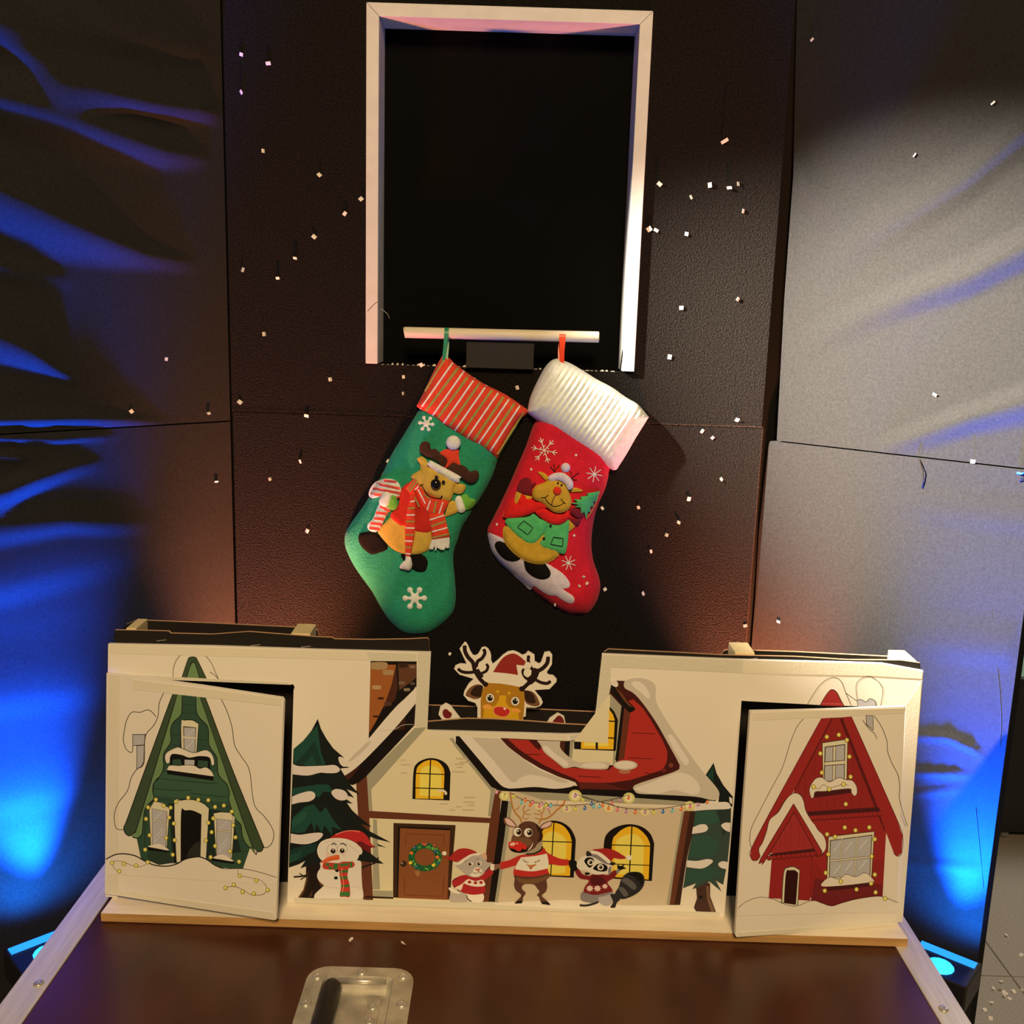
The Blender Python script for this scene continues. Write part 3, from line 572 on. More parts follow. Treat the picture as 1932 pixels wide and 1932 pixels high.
# ================================================================ flight case, plank
alu = mat('brushed_aluminium', (0.72, 0.72, 0.72), 0.5, 0.5, 0.1, bump=(600, 0.08, 0.0005), vary=(18, 0.16, (14, 0.6, 6)))
steel = mat('zinc_steel', (0.66, 0.64, 0.58), 0.34, 0.5, 0.6, vary=(45, 0.25))
ply = mat('brown_phenolic_ply', (0.075, 0.026, 0.014), 0.30, 0.45, bump=(900, 0.05, 0.0005), vary=(5, 0.35, (2.5, 1, 1)))
fc = thing('flight_case', 'brown flight case with aluminium edge strips under the painted cardboard houses', 'case', (0, 1.05, 0))
CX0, CX1, CY0, CY1 = -0.585, 0.568, 0.72, 1.405
HX0, HX1, HY0, HY1 = -0.217, -0.128, 1.00, 1.137           # hole for the handle dish
b = MB()
for (x0, x1, y0, y1) in ((CX0 + 0.039, HX0, CY0, CY1), (HX1, CX1 - 0.036, CY0, CY1), (HX0, HX1, CY0, HY0), (HX0, HX1, HY1, CY1)): b.box((x0, y0, TOP - 0.018), (x1, y1, TOP - 0.0012), ply)
b.build('lid', fc)
b = MB(); b.box((CX0 + 0.004, CY0 + 0.004, 0.10), (CX1 - 0.004, CY1 - 0.004, TOP - 0.0185), ply); b.build('body', fc)
for x0, x1 in ((CX0, CX0 + 0.040), (CX1 - 0.037, CX1)):
    b = MB(); b.box((x0, CY0, TOP - 0.0175), (x1, CY1, TOP + 0.0006), alu)
    xo = x0 if x0 < 0 else x1; b.box((min(xo, xo + (0.002 if x0 < 0 else -0.002)), CY0, TOP - 0.045), (max(xo, xo + (0.002 if x0 < 0 else -0.002)), CY1, TOP - 0.0175), alu)
    b.build('edge_strip', fc, bevel=0.0015)
def rivet(x, y, z, r, parent):
    b = MB(); n = 18; prof = [(1, 0), (.98, .18), (.8, .36), (.45, .42), (.36, .40), (.30, .22), (.0, .2)]; vs = []; fs = []
    for pr_, h in prof:
        for k in range(n): vs.append((x + r * pr_ * math.cos(2 * math.pi * k / n), y + r * pr_ * math.sin(2 * math.pi * k / n), z + h * r))
    for i in range(len(prof) - 1):
        for k in range(n): fs.append((i * n + k, i * n + (k + 1) % n, (i + 1) * n + (k + 1) % n, (i + 1) * n + k))
    b.mesh(vs, fs, steel); return b.build('rivet', parent, smooth=True)
tp = Plane((0, 0, TOP), (0, 0, 1))
for p in ((73, 1857), (1780, 1905)): q = tp.at(*p); rivet(q.x, q.y, TOP + 0.0006, 0.0062, fc)
for x, y in ((CX0 + 0.022, 0.80), (CX1 - 0.019, 0.80)): rivet(x, y, TOP + 0.0006, 0.0062, fc)
for x, y in ((CX0 + 0.08, CY0 + 0.08), (CX1 - 0.08, CY0 + 0.08), (CX0 + 0.08, CY1 - 0.08), (CX1 - 0.08, CY1 - 0.08)):
    b = MB(); b.tube([(x - 0.015, y, 0.045), (x + 0.015, y, 0.045)], 0.045, black, 20); b.box((x - 0.03, y - 0.03, 0.085), (x + 0.03, y + 0.03, 0.10), steel); b.build('castor', fc)
# recessed handle: riveted plate, dish, rubber grip, stop strip
hd_ = MB(); PX0, PX1, PY0, PY1 = -0.2365, -0.1040, 0.955, 1.1535; z1 = TOP + 0.0012
def rrect(x0, x1, y0, y1, r, n=5):
    o = []
    for cx, cy, a0 in ((x1 - r, y1 - r, 0), (x0 + r, y1 - r, 90), (x0 + r, y0 + r, 180), (x1 - r, y0 + r, 270)):
        for k in range(n + 1):
            a = math.radians(a0 + 90 * k / n); o.append((cx + r * math.cos(a), cy + r * math.sin(a)))
    return o
out = rrect(PX0, PX1, PY0, PY1, 0.026); inn = rrect(HX0 + 0.001, HX1 - 0.001, HY0 + 0.001, HY1 - 0.001, 0.008); n = len(out)
inn2 = rrect(HX0 + 0.005, HX1 - 0.005, HY0 + 0.005, HY1 - 0.005, 0.006); zb = TOP - 0.016
V = [(x, y, TOP - 0.001) for x, y in out] + [(x, y, z1) for x, y in out] + [(x, y, z1) for x, y in inn] + [(x, y, z1 - 0.003) for x, y in rrect(HX0 + 0.002, HX1 - 0.002, HY0 + 0.002, HY1 - 0.002, 0.008)] + [(x, y, zb) for x, y in inn2]
fs = [(i * n + k, i * n + (k + 1) % n, (i + 1) * n + (k + 1) % n, (i + 1) * n + k) for i in range(4) for k in range(n)] + [tuple(4 * n + k for k in range(n))]
hd_.mesh(V, fs, steel); plate = hd_.build('handle_plate', fc)
for px in ((599, 1844), (683, 1836), (761, 1844), (577, 1895), (758, 1897)): q = tp.at(*px); rivet(q.x, q.y, z1, 0.0068, plate)
for x, y in ((PX0 + 0.012, 0.975), (PX1 - 0.012, 0.975)): rivet(x, y, z1, 0.0068, plate)
b = MB(); rub = mat('black_rubber', (0.012, 0.011, 0.010), 0.45, 0.4)
gx = -0.2035; b.tube([(gx, HY0 + 0.012, TOP - 0.004), (gx, HY0 + 0.016, TOP - 0.003), (gx, HY1 - 0.02, TOP - 0.003), (gx, HY1 - 0.014, TOP - 0.004)], [0.010, 0.0118, 0.0118, 0.010], rub, 20); b.build('grip', fc, smooth=True)
b = MB(); b.tube([(gx + 0.006, HY1 - 0.0065, TOP - 0.002), (HX1 - 0.010, HY1 - 0.0065, TOP - 0.002)], 0.0036, steel, 12); b.build('bail', fc, smooth=True); b = MB(); b.tube([(gx + 0.006, HY0 + 0.0065, TOP - 0.002), (HX1 - 0.010, HY0 + 0.0065, TOP - 0.002)], 0.0036, steel, 12); b.build('bail', fc, smooth=True)
b = MB(); b.box((HX1 - 0.030, HY0 + 0.010, zb + 0.0002), (HX1 - 0.014, HY1 - 0.018, zb + 0.0035), steel); st = b.build('stop_strip', fc, bevel=0.0008)
for y in (HY1 - 0.040, HY1 - 0.066): rivet(HX1 - 0.022, y, zb + 0.0035, 0.006, st)
# plank
wood = mat('pale_pine', (0.94, 0.87, 0.74), 0.6, 0.3, bump=(120, 0.1, 0.001), vary=(9, 0.12, (0.6, 8, 8)))
endw = mat('raw_wood_edge', (0.50, 0.30, 0.12), 0.75, 0.2, bump=(90, 0.3, 0.001), vary=(14, 0.3, (0.5, 4, 10)))
b = MB(); x0, x1, y0, y1, za, zb_ = -0.533, 0.546, 1.234, 1.335, TOP + 0.0006, TOP + 0.0125
b.face([(x0, y0, zb_), (x1, y0 - 0.002, zb_), (x1 - 0.004, y1, zb_), (x0 + 0.003, y1, zb_)], wood); b.face([(x0, y0, za), (x0 + 0.003, y1, za), (x1 - 0.004, y1, za), (x1, y0 - 0.002, za)], wood)
for p, q in (((x0, y0), (x1, y0 - 0.002)), ((x1, y0 - 0.002), (x1 - 0.004, y1)), ((x1 - 0.004, y1), (x0 + 0.003, y1)), ((x0 + 0.003, y1), (x0, y0))): b.face([(*p, za), (*q, za), (*q, zb_), (*p, zb_)], endw)
tag(b.build('wooden_plank', weld=True), 'long pale wooden plank lying on the brown case under the cardboard box', 'plank')
PT = zb_

# ================================================================ the cardboard box with painted houses
YB = 1.270; T = 0.005
paper = mat('white_foam_board', (0.84, 0.83, 0.80), 0.7, 0.3, bump=(60, 0.06, 0.001), vary=(4, 0.04))
paper_edge = mat('foam_board_edge', (0.88, 0.87, 0.84), 0.8, 0.2)
card_b = mat('black_card', (0.012, 0.010, 0.009), 0.75, 0.25, bump=(300, 0.2, 0.001)); card_e = mat('raw_card_edge', (0.62, 0.40, 0.24), 0.9, 0.15, bump=(600, 0.4, 0.001))
tape_m = mat('masking_tape', (0.80, 0.79, 0.70), 0.38, 0.4, bump=(260, 0.25, 0.001)); tape_g = mat('ribbed_tape', (0.70, 0.71, 0.64), 0.42, 0.4, bump=(340, 0.5, 0.0012))
pbx = thing('cardboard_puppet_theatre', 'white painted cardboard puppet theatre box with two hinged house doors', 'puppet theatre', (0, YB, PT))
pb = vplane(YB)
front = [(204, 1215), (400, 1219), (610, 1226), (813, 1231), (806, 1379), (1000, 1384), (1066, 1386), (1098, 1385), (1109, 1382), (1116, 1377), (1119, 1370), (1125, 1335), (1136, 1234), (1400, 1245), (1600, 1250), (1665, 1252), (1742, 1266), (1702, 1748), (1686, 1748), (1709, 1335), (1545, 1330), (1412, 1323), (1399, 1322), (1388, 1480), (1366, 1735), (960, 1716), (542, 1703), (548, 1500), (554, 1302), (556, 1296), (553, 1291), (546, 1292), (226, 1279), (222, 1693), (199, 1692)]
def zclamp(p): return Vector((p.x, p.y, max(p.z, PT + 0.0003)))
b = MB(); b.prism([zclamp(pb.at(*p)) for p in front], (0, T, 0), paper, paper_edge); board = b.build('front_board', pbx)
def card(name, pts, y, th=0.004):
    P = vplane(y); b = MB(); b.prism([zclamp(P.at(*p)) for p in pts], (0, th, 0), card_b, card_e)
    o = b.build(name, pbx)
    o.data.materials.clear(); o.data.materials.append(card_b); o.data.materials.append(card_e)
    for f in o.data.polygons: f.material_index = 0 if abs(f.normal.y) > 0.9 else 1
    return o
YM, YK = YB + T + 0.0008, YB + 0.052
card('front_card', [(217, 1204), (217, 1189), (280, 1190), (318, 1191), (322, 1195), (400, 1197), (470, 1192), (560, 1199), (600, 1202), (626, 1203), (632, 1206), (700, 1207), (770, 1206), (806, 1204), (809, 1207), (811, 1240), (806, 1362), (880, 1356), (930, 1357), (1000, 1361), (1060, 1366), (1120, 1369), (1126, 1335), (1139, 1240), (1140, 1230), (1148, 1225), (1290, 1232), (1360, 1236), (1500, 1239), (1600, 1245), (1700, 1246), (1736, 1251), (1740, 1300), (1700, 1745), (1690, 1745), (1713, 1320), (1396, 1308), (1360, 1728), (548, 1698), (558, 1282), (222, 1264), (218, 1686), (203, 1686)], YM)
card('rear_card', [(238, 1178), (258, 1170), (400, 1176), (560, 1184), (592, 1186), (599, 1190), (601, 1199), (603, 1260), (640, 1322), (812, 1331), (960, 1336), (1130, 1344), (1300, 1346), (1358, 1300), (1362, 1234), (1366, 1228), (1375, 1226), (1500, 1230), (1600, 1235), (1700, 1240), (1722, 1245), (1718, 1300), (1672, 1712), (960, 1690), (224, 1662), (220, 1400)], YK)
# side walls and floor of the box
b = MB(); c0 = vplane(YM).at(212, 1196); c1 = vplane(YM).at(1738, 1252)
b.box((c0.x - 0.001, YM + 0.0042, PT + 0.0003), (c0.x + 0.003, YK - 0.0002, c0.z - 0.004), card_b); b.build('side_wall', pbx); b = MB(); b.box((c1.x - 0.010, YM + 0.0042, PT + 0.0003), (c1.x - 0.006, YK - 0.0002, c1.z - 0.006), card_b); b.build('side_wall', pbx)
blk = mat('pine_block', (0.74, 0.66, 0.40), 0.65, 0.25, bump=(150, 0.3, 0.001), vary=(30, 0.1))
yb0, yb1 = YM + 0.0042, YK - 0.0002
for f0, f1, hh in (((238, 1187), (257, 1187), 0.05), ((549, 1196), (585, 1199), 0.05), ((1387, 1232), (1424, 1233), 0.05), ((1697, 1247), (1729, 1248), 0.05)):
    P = vplane(yb0); a, c = P.at(*f0), P.at(*f1); b = MB(); z = max(a.z, c.z) + 0.001
    b.box((a.x, yb0, z - hh), (c.x, yb1, z), blk); b.build('wood_block', pbx, bevel=0.0006)
stp = mat('staple_wire', (0.7, 0.68, 0.62), 0.3, 0.5, 0.8); b = MB(); Pm = vplane(YM - 0.0002)
for x, y in ((305, 1208), (482, 1217), (577, 1220), (1420, 1243)):
    p = Pm.at(x - 9, y + 1); q = Pm.at(x + 9, y - 1); bb = MB(); bb.tube([p, q], 0.0005, stp, 6); bb.build('staple', pbx)
# tapes on the front board
NT = [0]
def tape(pts, M=tape_m, h=0.0006, parent=None, plane=pb):
    b = MB(); NT[0] += 1; b.prism([zclamp(plane.at(x, y, (0.0002 if h < 0.0005 else 0.0005) + 0.00001 * (NT[0] % 20))) for x, y in pts], plane.n * -0.0004, M); return b.build('tape', parent or board)
tape([(206, 1216), (700, 1230), (698, 1246), (207, 1233)]); tape([(692, 1230), (787, 1233), (785, 1248), (698, 1247)], tape_g, 0.0042)
tape([(788, 1231), (813, 1231.5), (806, 1373), (783, 1371)], tape_g, 0.0046)
tape([(807, 1380), (1068, 1387), (1075, 1400), (806, 1391)], tape_m, 0.0046)
tape([(1136, 1237), (1142, 1235), (1153, 1262), (1147, 1402), (1080, 1400), (1075, 1388), (1111, 1383), (1121, 1371), (1126, 1335)], tape_g, 0.0046)
tape([(1142, 1236), (1404, 1246), (1402, 1270), (1153, 1259)], tape_g, 0.0040); tape([(1402, 1246), (1665, 1253), (1741, 1267), (1739, 1281), (1640, 1275), (1401, 1271)])
tape([(226, 1272), (545, 1288), (545, 1292), (226, 1279)], tape_g, 0.004)
tape([(554, 1695), (960, 1704), (1358, 1722), (1356, 1736), (960, 1716.5), (556, 1703)], tape_g, 0.0046)
# hinged doors
AL = math.radians(12); AR = math.radians(11)
pdl = Plane((-0.5375, YB - T - 0.0018, 1), (-math.sin(AL), -math.cos(AL), 0)); pdr = Plane((0.5445, YB - T - 0.0018, 1), (math.sin(AR), -math.cos(AR), 0))
def door(plane, pts, name):
    b = MB(); b.prism([zclamp(plane.at(*p)) for p in pts], plane.n * -T, paper, paper_edge); return b.build(name, pbx)
doorL = door(pdl, [(201, 1270), (227, 1273), (380, 1294), (532, 1317), (535, 1323), (529, 1500), (521, 1735), (516, 1736), (360, 1712), (198, 1686)], 'house_door')
doorR = door(pdr, [(1416, 1342), (1560, 1339), (1708, 1333), (1701, 1500), (1690, 1748), (1540, 1758), (1390, 1768), (1387, 1764), (1400, 1560)], 'house_door')
tape([(250, 1282), (532, 1318), (530, 1332), (251, 1301)], tape_m, 0.0038, doorL, pdl); tape([(216, 1680), (516, 1722), (519, 1735), (216, 1688)], tape_m, 0.0006, doorL, pdl)
tape([(204, 1272), (226, 1275), (223, 1688), (201, 1685)], tape_m, 0.0004, doorL, pdl)
tape([(1420, 1345), (1706, 1336), (1706, 1346), (1422, 1360)], tape_m, 0.0040, doorR, pdr); tape([(1392, 1760), (1694, 1738), (1695, 1747), (1391, 1767)], tape_m, 0.0006, doorR, pdr)
tape([(1709, 1330), (1739, 1284), (1702, 1744), (1690, 1744)], tape_m, 0.0004)

# ================================================================ reindeer puppet in the slot
CP = crop(850, 1200, .11387); YP = YB + 0.030; pp = vplane(YP)
pup = thing('reindeer_puppet', 'flat cut out card reindeer puppet with santa hat peeking over the box edge', 'puppet', (0.01, YP, 1.0))
b = MB(); cut = CP((232, 100), (262, 110), (290, 160), (330, 250), (370, 315), (410, 325), (455, 300), (520, 190), (570, 178), (620, 205), (660, 270), (672, 320), (672, 400), (700, 465), (790, 390), (870, 310), (950, 258), (1030, 243), (1100, 262), (1190, 315), (1240, 300), (1285, 248), (1390, 310), (1395, 420), (1470, 460), (1500, 430), (1555, 270), (1640, 255), (1685, 310), (1680, 470), (1590, 605), (1630, 645), (1700, 650), (1758, 710), (1755, 760), (1640, 880), (1390, 895), (1440, 960), (1500, 1030), (1530, 1100), (1490, 1160), (1400, 1188), (1255, 1180), (1245, 1330), (1205, 1345), (1205, 1500), (1205, 1500), (1560, 1500), (1640, 1360), (1775, 1272), (1880, 1330), (1905, 1440), (1700, 1640), (1250, 1750), (1250, 2300), (450, 2300), (450, 1750), (-60, 1500), (-200, 1300), (-170, 1170), (-80, 1110), (0, 1150), (170, 1370), (330, 1480), (445, 1480), (445, 1180), (410, 1110), (290, 1070), (215, 980), (230, 910), (300, 790), (385, 710), (150, 640), (60, 545), (80, 490), (160, 458), (270, 465), (150, 210))
b.prism([pp.at(*p) for p in cut], (0, 0.0022, 0), paper, paper_edge); pcard = b.build('card_cutout', pup)
A = Art(pp, 0.0002, CP)
brn, dk, mid, gold, tan = ink(30, 10, 6), ink(40, 20, 8), ink(105, 62, 28), ink(196, 132, 14), ink(158, 98, 16)
A.blob([(250, 980), (290, 890), (360, 830), (450, 800), (535, 830), (520, 940), (495, 1020), (400, 1045), (310, 1015)], mid); A.blob([(330, 960), (360, 890), (420, 830), (530, 825), (530, 900), (500, 1005), (400, 1000)], dk)
A.blob([(1210, 915), (1300, 905), (1380, 940), (1440, 1020), (1478, 1140), (1400, 1165), (1310, 1145), (1240, 1090)], mid); A.blob([(1215, 920), (1300, 915), (1370, 970), (1405, 1060), (1400, 1110), (1310, 1110), (1240, 1060)], dk)
A.blob([(500, 1385), (500, 1385), (500, 1150), (505, 1020), (545, 860), (620, 770), (800, 770), (1000, 800), (1140, 840), (1210, 900), (1228, 1060), (1215, 1250), (1200, 1385), (1200, 1385)], tan)
A.blob([(540, 1385), (540, 1385), (570, 1200), (720, 1160), (790, 1080), (815, 990), (860, 985), (920, 995), (920, 1090), (980, 1180), (1100, 1220), (1140, 1385), (1140, 1385)], gold)
A.blob([(530, 1165), (580, 1135), (650, 1140), (690, 1180), (660, 1210), (600, 1200), (560, 1210)], ink(215, 130, 45)); A.blob([(1010, 1240), (1050, 1200), (1110, 1200), (1165, 1245), (1130, 1270), (1080, 1250), (1040, 1270)], ink(215, 130, 45))
A.ell(780, 920, 26, 24, gold); A.ell(972, 945, 26, 26, gold)
for x, y in ((655, 1028), (1072, 1080)): A.ell(x, y, 76, 80, ink(90, 48, 8)); A.ell(x, y, 70, 74, paper); A.ell(x, y, 44, 50, ink(14, 8, 6)); A.ell(x + 22, y - 18, 10, 16, ink(220, 190, 150)); A.ell(x - 18, y - 26, 8, 8, ink(220, 190, 150))
A.blob([(710, 1230), (730, 1180), (800, 1165), (900, 1175), (970, 1210), (990, 1250), (960, 1310), (890, 1345), (800, 1330), (730, 1290)], ink(222, 130, 80)); A.blob([(718, 1230), (740, 1186), (800, 1174), (900, 1184), (965, 1216), (980, 1250), (950, 1305), (890, 1335), (800, 1322), (738, 1285)], ink(178, 35, 20))
A.ell(898, 1205, 24, 17, ink(238, 190, 140), 25)
A.blob([(605, 770), (545, 690), (560, 650), (620, 600), (705, 590), (900, 615), (1115, 650), (1200, 700), (1235, 780), (1170, 840), (1000, 815), (800, 785)], paper)
A.blob([(705, 598), (705, 598), (790, 460), (870, 360), (960, 305), (1050, 290), (1130, 325), (1210, 390), (1245, 430), (1220, 490), (1220, 490), (1090, 475), (1090, 475), (1120, 645), (1120, 645), (950, 620)], ink(132, 32, 20))
def ant(pts, w): A.stroke(pts, w, brn)
ant([(235, 155), (240, 250), (290, 350), (370, 440), (400, 560), (480, 700), (580, 805)], 66); ant([(120, 540), (190, 590), (300, 605), (420, 590)], 52); ant([(545, 215), (570, 280), (520, 370), (450, 420), (420, 520)], 56); ant([(590, 460), (620, 510), (590, 580), (520, 620), (480, 680)], 46); ant([(430, 560), (520, 690)], 130)
ant([(1620, 340), (1600, 450), (1520, 540), (1420, 600), (1350, 720), (1190, 880)], 66); ant([(1660, 745), (1600, 785), (1500, 770), (1420, 730), (1340, 700)], 52); ant([(1295, 320), (1290, 420), (1330, 520), (1400, 590)], 54); ant([(1215, 540), (1195, 600), (1240, 690), (1300, 720)], 44); ant([(1430, 540), (1360, 700), (1280, 760)], 130)
A.ell(580, 800, 45, 42, brn); A.ell(1185, 875, 50, 45, brn); A.ell(1275, 610, 65, 68, paper); A.ell(1280, 490, 58, 60, paper); A.stroke([(1235, 545), (1280, 535), (1325, 548)], 8, ink(170, 135, 90))
A.build('puppet_print', pcard)
for q in ([(-130, 1290), (-120, 1230), (-70, 1210), (-20, 1250), (20, 1280), (10, 1340), (-40, 1365), (-100, 1350)], [(1690, 1430), (1740, 1360), (1790, 1318), (1850, 1345), (1880, 1440), (1750, 1470)]):
    A = Art(pp, 0.0002, CP); A.blob(q, ink(104, 22, 18)); A.build('paw_print', pcard)

# ================================================================ blue uplights beside the case
housing = mat('lamp_housing', (0.012, 0.012, 0.014), 0.45, 0.4)
def led(n_, c, s): return mat(n_, (0.05, 0.2, 0.6), 0.3, 0.4, emit=(c, s))
for s_, d_, lab in ((-1, dL, 'black led uplight glowing blue at the foot of the left cloth wing'), (1, dR, 'black led uplight glowing blue at the foot of the right cloth wing')):
    base = Vector((0.668 * s_, 1.318 if s_ < 0 else 1.352, 0)); n_ = nL if s_ < 0 else nR
    U = thing('floor_uplight', lab, 'lamp', base); d2 = Vector(d_).normalized(); n2 = Vector(n_).normalized()
    def P3(u, v, z): q = base + d2 * u + n2 * v; return Vector((q.x, q.y, z))
    def slab3(b, u0, u1, v0, v1, z0, z1, M, tilt=0):
        b.mesh([P3(u, v, z + tilt * (-v)) for z in (z0, z1) for u, v in ((u0, v0), (u1, v0), (u1, v1), (u0, v1))], [(0, 3, 2, 1), (4, 5, 6, 7), (0, 1, 5, 4), (1, 2, 6, 5), (2, 3, 7, 6), (3, 0, 4, 7)], M)
    b = MB(); slab3(b, -0.055, 0.035, -0.025, 0.05, 0.655, 0.700, housing); b.build('housing', U, bevel=0.003)
    b = MB(); slab3(b, -0.050, 0.030, -0.018, -0.002, 0.7001, 0.7016, led('blue_light_bar', (0.01, 0.30, 1.0), 1.3)); b.build('light_bar', U)
    b = MB(); q = P3(-0.01, 0.026, 0.7001); b.dome(q, 0.020, 0.005, led('blue_lens', (0.02, 0.40, 1.0), 2.4)); b.build('lens', U, smooth=True)
    b = MB(); q = P3(-0.01, 0.01, 0); b.tube([(q.x, q.y, 0.012), (q.x, q.y, 0.655)], 0.016, housing, 14); b.build('post', U, smooth=True)
    b = MB(); b.tube([(q.x, q.y, 0.0002), (q.x, q.y, 0.012)], 0.045, housing, 24); b.build('base', U)

# ================================================================ cabinet standing beyond the right wing, cloth on it
cab = thing('rolling_cabinet', 'black rolling cabinet standing on the tiles beyond the right cloth wing', 'cabinet', (1.80, 3.2, 0))
cbk = mat('black_laminate', (0.012, 0.012, 0.013), 0.4, 0.4)
b = MB(); b.box((1.575, 3.0, 0.035), (2.05, 3.42, 0.535), cbk); b.build('carcass', cab, bevel=0.004)
b = MB(); b.box((1.57, 2.992, 0.535), (2.055, 3.425, 0.552), cbk); b.build('top_board', cab, bevel=0.002)
for x in (1.61, 2.01):
    for y in (3.04, 3.38):
        b = MB(); b.tube([(x - 0.01, y, 0.018), (x + 0.01, y, 0.018)], 0.018, mat('grey_castor', (0.2, 0.2, 0.2), 0.5), 14); b.build('castor', cab)
b = MB(); teal = mat('pale_teal_cloth', (0.30, 0.55, 0.55), 0.9, 0.2); N = 14; V = []
for j in range(N + 1):
    for i in range(N + 1):
        u, v = i / N, j / N; V.append((1.578 + 0.20 * u, 3.01 + 0.16 * v, 0.554 + 0.075 * (math.sin(math.pi * min(1, u * 1.15)) ** 0.6) * (math.sin(math.pi * v) ** 0.5) * (0.9 + 0.15 * math.sin(9 * u + 5 * v)) if 0 < i < N and 0 < j < N else 0.5525))
b.mesh(V, [(j * (N + 1) + i, j * (N + 1) + i + 1, (j + 1) * (N + 1) + i + 1, (j + 1) * (N + 1) + i) for j in range(N) for i in range(N)], teal)
b.mesh([V[0], V[N], V[-1], V[N * (N + 1)]], [(0, 1, 2, 3)], teal)
tag(b.build('folded_cloth', smooth=True), 'pale teal cloth bundled on top of the black rolling cabinet', 'cloth')

# ================================================================ confetti and threads
cm = mat('white_confetti', (0.86, 0.83, 0.78), 0.7, 0.3)
def flake(p, n, size, label, group, asp=None):
    n = Vector(n).normalized(); a = n.orthogonal().normalized(); th = random.uniform(0, 6.28); a = Matrix.Rotation(th, 3, n) @ a
    tilt = math.radians(random.uniform(15, 55)); c = n.cross(a); c2 = c * math.cos(tilt) + n * math.sin(tilt); n2 = a.cross(c2)
    w = size * random.uniform(.8, 1.15); h = (asp or random.uniform(.75, 1.1)) * size; p = Vector(p) + n * 0.0002
    cv = n * (0.12 * size)
    pts = [p - a * w / 2, p + a * w / 2, p + a * w / 2 + c2 * h * .5 + cv, p + a * w / 2 + c2 * h, p - a * w / 2 + c2 * h, p - a * w / 2 + c2 * h * .5 + cv]
    b = MB(); t = n2 * 0.00035
    V = [q for q in pts] + [q + t for q in pts]
    b.mesh(V, [(0, 1, 2, 5), (5, 2, 3, 4), (6, 11, 8, 7), (11, 10, 9, 8), (0, 6, 7, 1), (1, 7, 8, 2), (2, 8, 9, 3), (3, 9, 10, 4), (4, 10, 11, 5), (5, 11, 6, 0)], cm)
    tag(b.build('confetti_flake'), label, 'confetti', group)
S1, G1 = 'small white paper confetti flake stuck on the black felt wall left of the frame', 'confetti on the felt left of the frame'
for p in ((455, 106), (507, 123), (454, 176), (499, 285), (605, 328), (684, 373), (653, 405), (595, 444), (557, 489), (456, 508), (525, 527), (501, 630), (455, 756), (578, 787), (565, 871), (512, 903), (577, 1000), (626, 715)): flake(wp.at(*p), (0, -1, 0), 0.0062, S1, G1)
S1, G1 = 'small white paper confetti flake stuck on the black felt wall right of the frame', 'confetti on the felt right of the frame'
for p in ((1242, 350), (1336, 350), (1375, 352), (1395, 347), (1306, 371), (1404, 399), (1221, 435), (1239, 432), (1296, 438), (1282, 581), (1394, 566), (1260, 673), (1389, 795)): flake(wp.at(*p), (0, -1, 0), 0.0068, S1, G1)
flake(wp.at(1361, 270), (0, -1, 0), 0.0045, 'longest curled white paper sliver stuck on the felt right of the frame', None, 3.0)
S1, G1 = 'small white paper confetti flake stuck on the felt beside the red stocking', 'confetti on the felt beside the red stocking'
for p in ((1327, 815), (1346, 828), (1363, 902), (1303, 942), (1281, 983), (1255, 1008), (1230, 1039), (1202, 958), (1138, 957), (1144, 1110), (1215, 1118), (1405, 1178)): flake(wp.at(*p), (0, -1, 0), 0.0060, S1, G1)
S1, G1 = 'small white paper confetti flake stuck on the felt just under the framed recess', 'confetti under the framed recess'
for p in ((792, 690), (764, 711), (762, 742), (973, 732), (892, 692), (735, 868), (726, 893)): flake(wp.at(*p), (0, -1, 0), 0.0056, S1, G1)
S1, G1 = 'small white paper confetti flake stuck on the left cloth wing', 'confetti on the left cloth wing'
for p in ((311, 677), (245, 778), (392, 778), (407, 910)): flake(pL.at(*p), nL, 0.0052, S1, G1)
S1, G1 = 'small white paper confetti flake stuck on the right cloth wing', 'confetti on the right cloth wing'
for p in ((1531, 73), (1873, 193), (1725, 292), (1763, 747), (1840, 871), (1469, 1175)): flake(pR.at(*p), nR, 0.0056, S1, G1)
S1, G1 = 'small white paper confetti flake lying on the brown case lid', 'confetti on the case lid'
for p in ((764, 1781), (659, 1776)): flake(tp.at(*p), (0, 0, 1), 0.0060, S1, G1)
S1, G1 = 'white paper confetti flake lying on the grey floor tiles', 'confetti on the floor tiles'
fp = Plane((0, 0, 0), (0, 0, 1))
for p in ((1902, 1767), (1925, 1804), (1885, 1851), (1877, 1867), (1886, 1866), (1892, 1874), (1898, 1877), (1915, 1874), (1926, 1870), (1897, 1881), (1903, 1886), (1866, 1891), (1860, 1908), (1869, 1925)): flake(fp.at(*p), (0, 0, 1), 0.0095, S1, G1)
flake(vplane(YW).at(850, 1231), (0, -1, 0), 0.0052, 'small white paper confetti flake on the felt left of the reindeer puppet antler', None)
S1, G1 = 'tiny white confetti flake caught on the velvet of the red stocking', 'confetti on the red stocking'
for p in CV((1135, 1420), (1172, 1472), (1087, 1505), (828, 1705), (758, 800)): flake(wp.at(p[0], p[1], rh(*p) + 0.0015), (0, -1, 0), 0.0048, S1, G1)
def thread(pts, r, M, label):
    b = MB(); b.tube([pR.at(x, y, h) for x, y, h in pts], r, M, 6); tag(b.build('loose_thread', smooth=True), label, 'thread')
thread([(1734, 866, 0.0008), (1737, 876, 0.003), (1741, 890, 0.005), (1742, 905, 0.003), (1740, 921, 0.0012)], 0.0009, d_line, 'black loose thread hanging from the seam of the right cloth wing')
thread([(1932, 893, 0.004), (1926, 894, 0.0035), (1919, 892, 0.0012)], 0.0016, mat('blue_cord', (0.02, 0.12, 0.75), 0.5, 0.3), 'short blue cord end at the seam of the right cloth wing')
